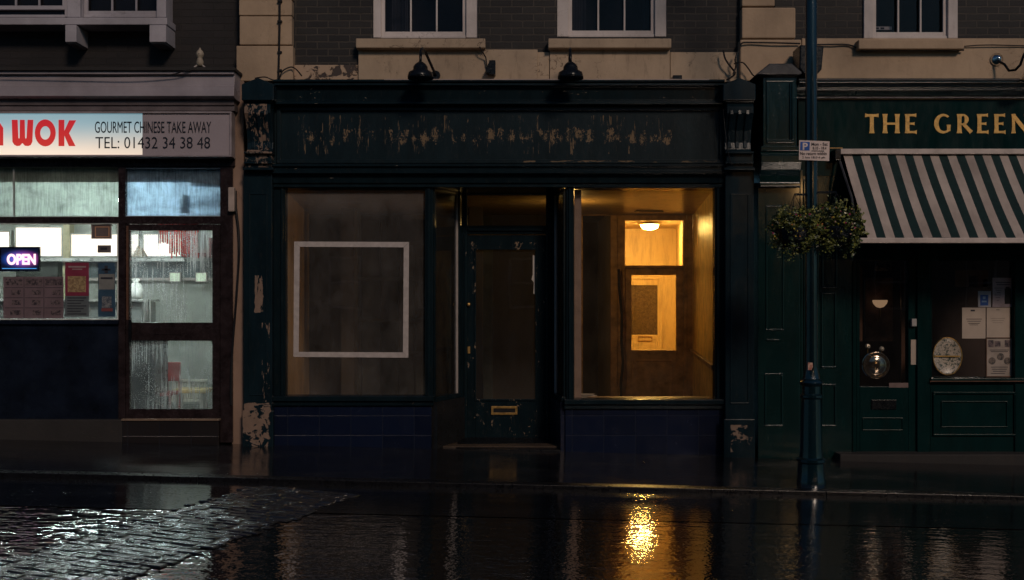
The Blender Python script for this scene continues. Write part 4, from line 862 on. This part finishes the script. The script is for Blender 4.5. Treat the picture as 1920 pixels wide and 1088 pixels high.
# door + window
g=MB(); g.b(1575,455,2150,489,-.02,.1); g.build('transom_rail',m_pubflat,pb)
g=MB(); g.b(1596,489,1606,855,-.03,.1); g.b(1720,489,1744,855,-.03,.1); g.b(1903,489,1925,860,-.03,.1);  g.build('door_frame',m_pubflat,pb,bev=.006)
g=MB(); y=.0; g.b(1606,489,1612,850,y,.06); g.b(1703,489,1720,850,y,.06); g.b(1612,725,1703,850,y,.06); g.frame(1617,783,1694,808,2.5,y-.01,y); 
pd=g.build('door',m_pubflat,pb,bev=.005)
g=MB(); g.b(1634,750,1681,768,y-.012,y); g.build('letterbox',m_black,pd,bev=.003)
gl_pub=glass('pub glass',.03,(.25,.2,.18),1.2,seed=15,tint=(.8,.78,.75))
g=MB(); g.qpx(1611,488,1704,726,.04); g.build('pane',gl_pub,pd)
g=MB(); g.b(1667,718,1703,727,-.004,0); g.build('kick_label',simple('faded label',(.16,.11,.1),.5),pd)
g=MB(); g.b(1744,489,1747,708,.0,.06); g.b(1900,489,1903,708,.0,.06); w=g.build('window',m_pubflat,pb)
g=MB(); g.qpx(1744,488,1903,709,.05); g.build('pane',gl_pub,w)
g=MB(); g.b(1925,489,2120,709,.02,.03); g.build('pane',m_dark,w)
g=MB(); g.mould(1744,2150,[(708,-.03),(710,-.06),(716,-.06),(720,-.03)],.1); g.build('sill',m_pubflat,w,bev=.003)
g=MB(); g.b(1744,714.2,2150,716,-.066,-.06); g.build('worn_edge',m_brownl,w)
g=MB(); g.b(1744,720,2150,880,-.01,.1); g.frame(1750,735,1906,818,4,-.03,-.01); g.frame(1765,752,1890,802,2.5,-.022,-.01); g.build('stall_riser',m_pubflat,pb,bev=.005)
g=MB(); g.bw(X(1575,-.2),X(2150,-.2),-.2,.1,-.3,Z(852,-.2)); g.build('step',m_stone,pb,bev=.012)
# pub interior
m_pi=stucco('pub inner wall',(.05,.035,.032))
g=MB(); g.bw(X(1590,2.2),xR,2.2,2.3,-.3,3); g.bw(X(1560,.2),X(1570,.2),.12,2.2,-.3,3); g.bw(X(1580,.2),xR,.12,2.3,2.78,2.9); g.bw(xR-.1,xR,.1,2.3,-.3,3); g.bw(X(1560,.2),xR,.1,2.3,-.25,-.1); g.build('room_wall',m_pi,pb)
g=MB(); g.b(1622,521,1674,640,.9,.93); o=g.build('inner_door_panel',simple('varnished inner door',(.10,.062,.05),.4,.5,12,bump=.6),pb)
g=MB(); g.b(1690,500,1697,725,.5,.53); g.b(1612,500,1617,640,.35,.37); g.build('curtain_pole',m_brownl,pb)
poster(1640,492,1672,508,'small picture seen through the top of the pub door',photo('bird picture',(.25,.17,.12),(.03,.03,.03),30),[],y=.4,name='picture',cat='picture')
# mirror disc, bowl
mm=MT('convex glass'); 
o=thing('brass_plate','round polished tray catching reflections in the pub door window','tray',(X(1643,.1),.1,Z(685,.1)))
g=MB(); R=.14; g.lathe([(R,.02),(R,.0),(R*.94,-.008),(R*.85,.004),(R*.6,-.016),(R*.3,-.027),(.004,-.03)],X(1643,.12),.12,Z(685,.12),36,'y'); g.build('dish',simple('dark polished metal',(.35,.3,.25),.1,.5,25,metal=.9,bump=.5,bs=22),o,smooth=True)
for (a,b) in ((1627,650),(1653,655)):
    o2=thing('glass_ornament','small glinting glass ornament %s above the round tray'%('at left' if a<1640 else 'at right'),'ornament',(X(a,.15),.15,Z(b,.15)))
    g=MB(); g.lathe([(.004,.03),(.02,.022),(.028,.004),(.022,-.014),(.004,-.02)],X(a,.15),.15,Z(b,.15),12); g.build('crystal',simple('bright glass',(.9,.8,.65),.12,.1,40,metal=.5,bump=1,bs=90),o2)
    g=MB(); g.tube([(X(a,.15),.15,Z(b,.15)-.02),(X(a,.15),.15,Z(b,.15)-.07)],.005,6); g.build('stem',m_brass,o2)
o=thing('glint_bowl','dim glowing bowl added in place of a reflected glint in the pub door glass','lamp',(X(1650,.8),.85,Z(568,.8)))  # added glowing bowl, imitates a glint mirrored in the glass
g=MB(); g.lathe([(.075,.03),(.08,.02),(.07,-.01),(.04,-.045),(.005,-.055)],X(1650,.8),.8,Z(568,.8),20); g.build('glass_bowl',emit('stand-in glint glow',(1,.62,.36),.3),o,smooth=True)
g=MB(); g.tube([(X(1650,.8),.8,Z(568,.8)-.05),(X(1651,.8),.82,Z(568,.8)-.14),(X(1651,.8),.88,Z(568,.8)-.2)],.008,6); g.build('bracket',m_brass,o)
# posters in the pub window
def lines(a,t,c,n,st,w=1.0): return [(a+(i%3)*2,t+i*st,c-((i*5)%4)*2,t+i*st+w) for i in range(n)]
m_pp=simple('cream notice paper',(.42,.34,.28),.55,.08,8)
poster(1804,577,1848,635,'plain cream certificate, left of the pair in the pub window',m_pp,[('print',[(1820,581,1828,584)]+lines(1812,598,1841,3,4,1)+lines(1816,606,1836,2,3,.8),m_ink)],cat='notice',name='notice')
poster(1850,577,1894,634,'plain cream certificate with torn fold, right of the pair in the pub window',m_pp,[('print',[(1868,580,1874,582)]+lines(1858,597,1884,3,4,.7),simple('grey print b',(.2,.17,.14),.6))],cat='notice',name='notice')
poster(1861,521,1900,576,'lilac grey event flyer with black figure at top right of the pub window',simple('lilac paper',(.3,.24,.26),.5),[('print',lines(1867,529,1895,2,4,1.5)+lines(1865,540,1880,3,4,.9)+lines(1865,553,1877,3,5,.8),m_ink),('figure_print',[(1884,541,1896,570),(1886,538,1893,541)],m_dark)],cat='flyer',name='flyer')
poster(1834,546,1858,576,'small white card with blue crest square beside the lilac flyer',simple('white card',(.36,.34,.36),.5),[('crest_square',[(1838,553,1853,573)],simple('blue print',(.03,.09,.3),.5)),('crest',[(1843,556,1848,561),(1841,564,1850,567)],simple('light blue print',(.2,.3,.45),.5))],cat='card',name='card')
poster(1791,507,1853,538,'dark brown framed picture of two silhouetted heads high in the pub window',simple('brown picture',(.15,.1,.085),.5),[('silhouette',[(1817,517,1833,538),(1844,523,1852,538)],m_dark)],y=.2,cat='picture',name='picture')
o=poster(1850,634,1899,706,'framed award sheet with three round photographs at the bottom of the pub window',simple('award paper',(.34,.28,.24),.5),[('photo',[(1853,638,1863,651),(1865,640,1876,650),(1884,638,1895,651)],m_p1),('print',lines(1856,656,1892,2,3,1)+lines(1858,688,1890,4,4,1),m_ink)],cat='framed award',name='framed_award')
g=MB(); g.frame(1849,633,1900,707,1.6,.026,.04); g.build('frame',m_brownl,o)
for (a,b) in ((1860,677),(1876,669),(1889,677)):
    g=MB(); g.lathe([(.036,-.001),(.036,0)],X(a,.033),.033,Z(b,.033),20,'y'); g.build('round_photo',photo('round photo',(.16,.12,.1),(.03,.03,.03),40),o)
o=thing('oval_plate','oval cream platter printed with green scenes standing in the pub window','platter',(X(1776),.04,Z(703)))
g=MB(); cx,cz=X(1776,.03),Z(668,.03); R=.146
def oval(r0,h): return r0,h
b0=len(g.v); g.lathe([(R,.02),(R,.0),(R*.96,-.006),(R*.9,.0),(R*.3,.006),(.003,.006)],0,.03,0,40,'y'); 
g.v=[(cx+x,yy,cz+z*1.3) for x,yy,z in g.v]
def plm():
    m=MT('printed platter'); n=m.noise(34,5,.7,1.0); k=m.mr(n,.5,.56); c=m.mix(k,(.42,.35,.28),(.04,.06,.05)); return m.fin(m.bsdf(c,.3))
g.build('plate',plm(),o,smooth=True)
g=MB(); 
pts=[(cx+R*math.cos(t*2*PI/40),.022,cz+R*1.3*math.sin(t*2*PI/40)) for t in range(41)]; g.tube(pts,.005,6); g.build('rim',m_brass,o)
g=MB(); g.b(1752,667,1800,669.5,.018,.022); g.build('ribbon',m_brass,o)
# intercom etc on jamb
o=MB(); o.b(1710,598,1719,612,-.045,-.0); tag(o.build('intercom',simple('grey white plate',(.35,.33,.32),.4),bev=.002),'small oval door entry plate on the pub door jamb','intercom')
o=MB(); o.b(1708,637,1721.5,684,-.008,-.0); tag(o.build('white_notice',m_pp),'narrow blank white strip notice on the pub door jamb','notice')
# awning
aw=thing('striped_awning','green and cream striped awning pulled out over the pub front','awning',(X(1750),-.06,Z(284)))
ya,yb2=-.12,-.86
g=MB(); g.b(1576,279,2180,289,-.17,-.04); g.build('cassette',simple('cream painted metal',(.5,.42,.38),.35),aw,bev=.006)
g=MB(); xa0,xa1=X(1581,ya),X(2160,ya); za,zb=Z(288,ya),Z(447,yb2); N=36; wS=(X(1613.35,ya)-X(1581,ya))/2
mg=simple('green canvas',(.006,.022,.022),.7,.2,10); mc=MT('cream canvas'); nn=mc.noise((3,3,1.2),5,.6)
mcm=mc.fin(mc.bsdf(mc.mix(mc.mr(nn,.35,.7),(.44,.36,.31),(.27,.215,.185)),.7,mc.bump(mc.noise((5,2,2),4),.5,.05)))
i=0; x=xa0
while x<xa1:
    g.cur=i%2
    for k in range(6):
        t0,t1=k/6,(k+1)/6; sag=lambda t:-.022*math.sin(PI*t)+.008*math.sin(x*7+t*5)
        sg2=lambda t:-.022*math.sin(PI*t)+.008*math.sin((x+wS)*7+t*5)
        g.quad([(x,ya+(yb2-ya)*t1,za+(zb-za)*t1+sag(t1)),(x+wS,ya+(yb2-ya)*t1,za+(zb-za)*t1+sg2(t1)),(x+wS,ya+(yb2-ya)*t0,za+(zb-za)*t0+sg2(t0)),(x,ya+(yb2-ya)*t0,za+(zb-za)*t0+sag(t0))])
    x+=wS; i+=1
g.build('canvas',[mcm,mg],aw)
g=MB(); g.b(1613,446,2240,456,yb2-.03,yb2+.03); g.build('front_bar',simple('cream bar',(.5,.42,.38),.35),aw,bev=.006)
g=MB(); g.tube([(X(1571,-.1),-.1,Z(292,-.1)),(X(1597,-.45),-.45,Z(370,-.45)),(X(1610,yb2),yb2+.02,Z(450,yb2))],.012,6); g.build('folding_arm',m_slate,aw)
g=MB(); g.b(1566,280,1577,300,-.18,-.04); g.build('end_bracket',m_black,aw,bev=.004)
# pub swan lamp
o=thing('swan_neck_lamp','chrome rosette swan neck lamp on the cream band over the pub sign','lamp',(X(1868,.05),.1,Z(112,.05)))
g=MB(); g.lathe([(.005,-.07),(.03,-.06),(.045,-.03),(.065,-.015),(.065,0)],X(1868,.1),.1,Z(112,.1),20,'y'); g.build('rosette',m_chrome,o,smooth=True)
g=MB(); g.tube([(X(1872,.04),.04,Z(113)),(X(1882,0),-.02,Z(122)),(X(1890,-.06),-.08,Z(136)),(X(1902,-.12),-.14,Z(137)),(X(1913,-.2),-.2,Z(130)),(X(1918,-.2),-.22,Z(112)),(X(1924,-.24),-.26,Z(103)),(X(1932,-.28),-.3,Z(110))],.013,8); g.build('arm',m_black,o,smooth=True)
g=MB(); g.lathe([(.02,.03),(.05,.0),(.06,-.1),(.1,-.16),(.1,-.18),(.02,-.1)],X(1932,-.3),-.3,Z(118,-.3),20); g.build('shade',m_chrome,o,smooth=True)
wire([(1808,87),(1850,85),(1920,86),(2000,87)],'thin cable along the top of the pub cream band',.006,.08)
wire([(1530,84),(1560,84),(1590,84),(1605,90)],'short knotted cable left of the pub window sill',.008,.08)
# ================================================================= LAMP POST
yP=-1.52; xP=X(1521,yP); gP=gz(xP); s_=(D+yP)/F
def zz(py): return Z(py,yP)
lp=thing('lamp_post','tall dark green cast iron lamp post at the kerb','lamp post',(xP,yP,gP))
m_post=wetpaint('wet post enamel',(.003,.014,.02),.12,.5,(60,60,25),coat=.9)
prof=[(27,908),(27,900),(25.5,896),(24,868),(27,865),(27,860),(22,857),(20.5,845),(18.5,760),(18,748),(21,745),(21,741),(17,738),(17,724),(20.5,721),(22,717),(20,713),(16,710),(12.5,695),(12,686),(11.5,600),(11.2,400),(11,200),(10.6,-200)]
g=MB(); g.lathe([(r*s_,zz(p)-gP) for r,p in prof],xP,yP,gP,32); o=g.build('column',m_post,lp,smooth=True)
mo=o.modifiers.new('es','EDGE_SPLIT'); mo.split_angle=math.radians(38)
g=MB(); zt=zz(-200); g.tube([(xP,yP,zt-.02),(xP,yP,zt+.5),(xP-.02,yP-.2,zt+.9),(xP-.02,yP-.7,zt+1.1)],[.05,.045,.035,.03],10); g.build('arm',m_post,lp,smooth=True)
g=MB(); g.bw(xP-.14,xP+.1,yP-1.1,yP-.6,zt+1.05,zt+1.2); g.build('lantern',m_black,lp,bev=.03)
g=MB(); yy=yP-11.2*s_-.004; g.b(1515,680,1524,694,yy,yy+.006); g.build('sticker',photo('torn sticker',(.5,.33,.25),(.3,.06,.04),60),lp)
# flood box behind post
o=thing('speaker_box','black tapered box fixed on the wall behind the lamp post','box',(X(1521,-.1),.0,Z(140,-.1)))
g=MB(); g.ppx([(1500,84),(1545,87),(1541,130),(1532,140),(1506,138),(1499,128)],-.3,-.02); g.build('case',m_black,o,bev=.012); g=MB(); g.b(1514,100,1528,120,-.02,.1); g.build('bracket',m_black,o)
# parking sign
ps=thing('parking_sign','white parking plate with blue P square clamped to the lamp post','sign',(xP,yP-.06,zz(302)))
yS=yP-11.5*s_-.02
def slab_r(a,t,c,d,y0,y1,tilt=2.2): # slight tilt as in the photo
    return [(a,t),(c,t+tilt*(c-a)/57.),(c-.6,d+tilt*(c-a)/57.),(a-.6,d)]
g=MB(); g.ppx(slab_r(1498.5,263,1555.5,300,0,0),yS,yS+.004); g.build('plate',simple('pink white sign plate',(.62,.5,.46),.4,.05),ps,bev=.001)
g=MB(); g.ppx(slab_r(1500.8,266,1518.5,282.3,0,0,.7),yS-.0015,yS); g.build('blue_square',simple('blue sign film',(.012,.08,.34),.4),ps)
ms_=simple('white film',(.65,.55,.52),.4)
textmesh('P',1505,268,1514.5,281.3,yS-.003,ms_,'letter',ps,.001,.03)
for tx,a,t,c,d in (('Mon - Sat',1521.5,267.6,1552,273.4),('8.10 - 18.4',1524,275.2,1549.5,280.6),('minutes',1522,281.5,1545,284.4),('No return within',1500.5,285,1550,291),('2 hrs 18.0 6 ph',1504,293.3,1547,298.5)): textmesh(tx,a,t,c,d,yS-.002,m_ink,'lettering',ps,.0008,.012)
g=MB(); g.lathe([(12.6*s_,-.012),(12.6*s_,.012)],xP,yP,zz(283),20); g.build('clamp',m_slate,ps)
# flower baskets
def leafmat(name,c1,c2):
    m=MT(name); oi=m.noise(45,2); c=m.mix(m.mr(oi,.35,.65),c1,c2); return m.fin(m.bsdf(c,.35,spec=.6))
ml=leafmat('basket leaves',(.075,.10,.02),(.22,.22,.045)); ml2=leafmat('dark leaves',(.025,.045,.02),(.06,.08,.03))
mfl=[simple('orange petals',(.5,.22,.07),.6),simple('yellow petals',(.45,.36,.05),.6),simple('magenta petals',(.35,.03,.14),.6),simple('pale pink petals',(.5,.3,.25),.6)]
def basket(cx,cy,cz,rx,rz,label,seed):
    R=random.Random(seed); o=thing('hanging_basket',label,'flower basket',(cx,cy,cz-.12),'flower baskets on the lamp post')
    g=MB(); g.lathe([(.02,-.18),(.1,-.16),(.15,-.1),(.17,-.02),(.16,0)],cx,cy,cz,20); g.build('bowl',m_black,o)
    g=MB()
    for c_ in range(100):
        th=R.uniform(0,2*PI); w=R.uniform(-.95,1); q=math.sqrt(max(0,1-w*w*.9)); rad=R.uniform(.6,1.08)
        C0=Vector((cx+math.cos(th)*q*rx*rad,cy+math.sin(th)*q*.19*rad,cz+w*rz*rad)); trail=w<.1 and R.random()<.4
        rc=R.uniform(.028,.055); dark=R.random()<.35; L_=R.uniform(.06,.17) if trail else 0
        for i in range(R.randint(22,44)):
            o3=Vector((R.gauss(0,1),R.gauss(0,1),R.gauss(0,1)))*rc*.62
            if trail: o3=Vector((o3.x*.5,o3.y*.5,-R.uniform(0,L_)))
            p=C0+o3; l=R.uniform(.014,.040)*(.7 if trail else 1); t_=R.uniform(0,2*PI); ph=R.uniform(-.9,.9)
            a=Vector((math.cos(t_)*math.cos(ph),math.sin(t_)*math.cos(ph),math.sin(ph))); b=a.cross(Vector((R.uniform(-1,1),R.uniform(-1,1),R.uniform(-1,1)))).normalized()
            g.cur=1 if (dark or R.random()<.25) else 0; bend=a.cross(b)*l*.3
            g.quad([p,p+a*l*.55+b*l*.42+bend,p+a*l*1.15,p+a*l*.55-b*l*.42+bend])
    for c_ in range(14):
        a_=R.uniform(0,PI); p0=Vector((cx+math.cos(a_)*rx*.8,cy-.1,cz+math.sin(a_)*rz*.8)); p1=p0+Vector((math.cos(a_)*.05+R.uniform(-.02,.02),0,R.uniform(.03,.08)))
        g.cur=0; g.tube([p0,(p0+p1)/2+Vector((.006,0,0)),p1],.002,4); g.quad([p1,p1+Vector((.012,0,.006)),p1+Vector((0,0,.02)),p1+Vector((-.012,0,.006))])
    g.build('foliage',[ml,ml2],o)
    g=MB()
    for i in range(46):
        a=R.uniform(0,2*PI); e=R.uniform(-.6,1); rr=1.02; u=math.cos(a)*math.cos(e); v=-abs(math.sin(a)*math.cos(e)); w=math.sin(e)*1.0
        p=Vector((cx+u*rx*rr,cy+v*.22,cz+w*rz*rr)); l=R.uniform(.005,.009); g.cur=min(3,int(R.random()*4)) if R.random()<.6 else 1
        if w>.6 and R.random()<.3: g.cur=2
        n=6; nd=Vector((R.uniform(-.5,.5),-1,R.uniform(-.2,.8))).normalized(); t1=nd.cross(Vector((0,0,1))).normalized(); t2=nd.cross(t1); b=len(g.v); g.v.append(tuple(p+nd*.006))
        for k in range(n*2):
            r_=l*(1.25 if k%2 else .75); g.v.append(tuple(p+t1*r_*math.cos(PI*k/n)+t2*r_*math.sin(PI*k/n)))
        for k in range(n*2): g.face([b,b+1+k,b+1+(k+1)%(n*2)])
    g.build('flowers',mfl,o)
    g=MB()
    for a in (0,2.1,4.2): g.tube([(cx+.15*math.cos(a),cy+.15*math.sin(a),cz),(cx,cy,cz+.3)],.003,4)
    g.tube([(cx,cy,cz+.3),(xP,yP,cz+.3)],.01,6); g.build('bracket',m_black,o)
basket(X(1488,yP),yP-.03,Z(430,yP),.20,.16,'green flower basket with orange blooms hanging left of the lamp post',3)
basket(X(1566,yP),yP-.03,Z(426,yP),.21,.19,'fuller flower basket with magenta blooms hanging right of the lamp post',8)
# ================================================================= terrace across the street (seen in the glass)
ot=thing('terrace_building','dark brick terrace across the street, mirrored faintly in the shop glass','building',(0,-24,0))
wins=[(x,x+1.1,z,z+1.7) for x in [-17.5+2.9*i for i in range(13)] for z in (1.2,4.6)]
g=MB(); yo=-23.0
for (z0,z1) in ((-.6,1.2),(2.9,4.6),(6.3,8.5)): g.bw(-20,20,yo-.4,yo,z0,z1)
for z in (1.2,4.6):
    xs=-20
    for i in range(13):
        x=-17.5+2.9*i; g.bw(xs,x,yo-.4,yo,z,z+1.7); xs=x+1.1
    g.bw(xs,20,yo-.4,yo,z,z+1.7)
g.build('brick_wall',m_brick,ot)
for (x0,x1,z0,z1) in wins:
    g=MB(); g.bw(x0,x0+.08,yo-.2,yo-.1,z0,z1); g.bw(x1-.08,x1,yo-.2,yo-.1,z0,z1); g.bw(x0+.08,x1-.08,yo-.2,yo-.1,z0,z0+.08); g.bw(x0+.08,x1-.08,yo-.2,yo-.1,z1-.08,z1); g.bw(x0+.08,x1-.08,yo-.2,yo-.1,(z0+z1)/2-.03,(z0+z1)/2+.03)
    w=g.build('window',m_white,ot); g=MB(); g.quad([(x0,yo-.15,z0),(x1,yo-.15,z0),(x1,yo-.15,z1),(x0,yo-.15,z1)]); g.build('pane',m_dark,w)
g=MB(); g.bw(-20,20,yo-9,yo-.4,-.6,8.5); g.build('roof',m_slate,ot)
# ================================================================= camera, light, world
cd=bpy.data.cameras.new('camera'); cam=bpy.data.objects.new('camera',cd); col.objects.link(cam); bpy.context.scene.camera=cam
cam.location=(0,-D,C); cam.rotation_euler=(PI/2,0,0); cd.sensor_width=36; cd.lens=F/1920*36; cd.shift_y=(H-544)/1920.; cd.clip_end=500
el,az=math.radians(30),math.radians(22)     # light arrives from behind the camera, high on its right
d=Vector((-math.sin(az)*math.cos(el),math.cos(az)*math.cos(el),-math.sin(el)))
sl=bpy.data.lights.new('sun','SUN'); sl.energy=1.1; sl.angle=math.radians(10); sl.color=(1,.77,.61); so=bpy.data.objects.new('sun',sl); col.objects.link(so); so.rotation_euler=d.to_track_quat('-Z','Y').to_euler()
# street lantern across the road
pl=bpy.data.lights.new('street_light','POINT'); pl.energy=90; pl.color=(1,.55,.2); pl.shadow_soft_size=.18; po=bpy.data.objects.new('street_light',pl); col.objects.link(po); po.location=(7.4,-16.5,4.3)
wd=bpy.data.worlds.new('World'); bpy.context.scene.world=wd; wd.use_nodes=True; nt=wd.node_tree; nt.nodes.clear()
sk=nt.nodes.new('ShaderNodeTexSky'); sk.sky_type='NISHITA'; sk.sun_disc=False; sk.sun_elevation=el; sk.sun_rotation=PI-az
bg=nt.nodes.new('ShaderNodeBackground'); bg.inputs[1].default_value=.024; ow=nt.nodes.new('ShaderNodeOutputWorld'); tn=nt.nodes.new('ShaderNodeMix'); tn.data_type='RGBA'; tn.blend_type='MULTIPLY'; tn.inputs[0].default_value=1; tn.inputs[7].default_value=(.5,.95,1.3,1); nt.links.new(sk.outputs[0],tn.inputs[6]); nt.links.new(tn.outputs[2],bg.inputs[0]); nt.links.new(bg.outputs[0],ow.inputs[0])
sc_=bpy.context.scene; sc_.render.engine='CYCLES'; sc_.view_settings.view_transform='Standard'; sc_.view_settings.look='None'; sc_.view_settings.exposure=0
sc_.cycles.use_denoising=True; sc_.cycles.max_bounces=8; sc_.cycles.transparent_max_bounces=16; sc_.cycles.caustics_reflective=False; sc_.cycles.caustics_refractive=False; sc_.cycles.sample_clamp_indirect=4; sc_.cycles.blur_glossy=.3
sc_.render.film_transparent=False
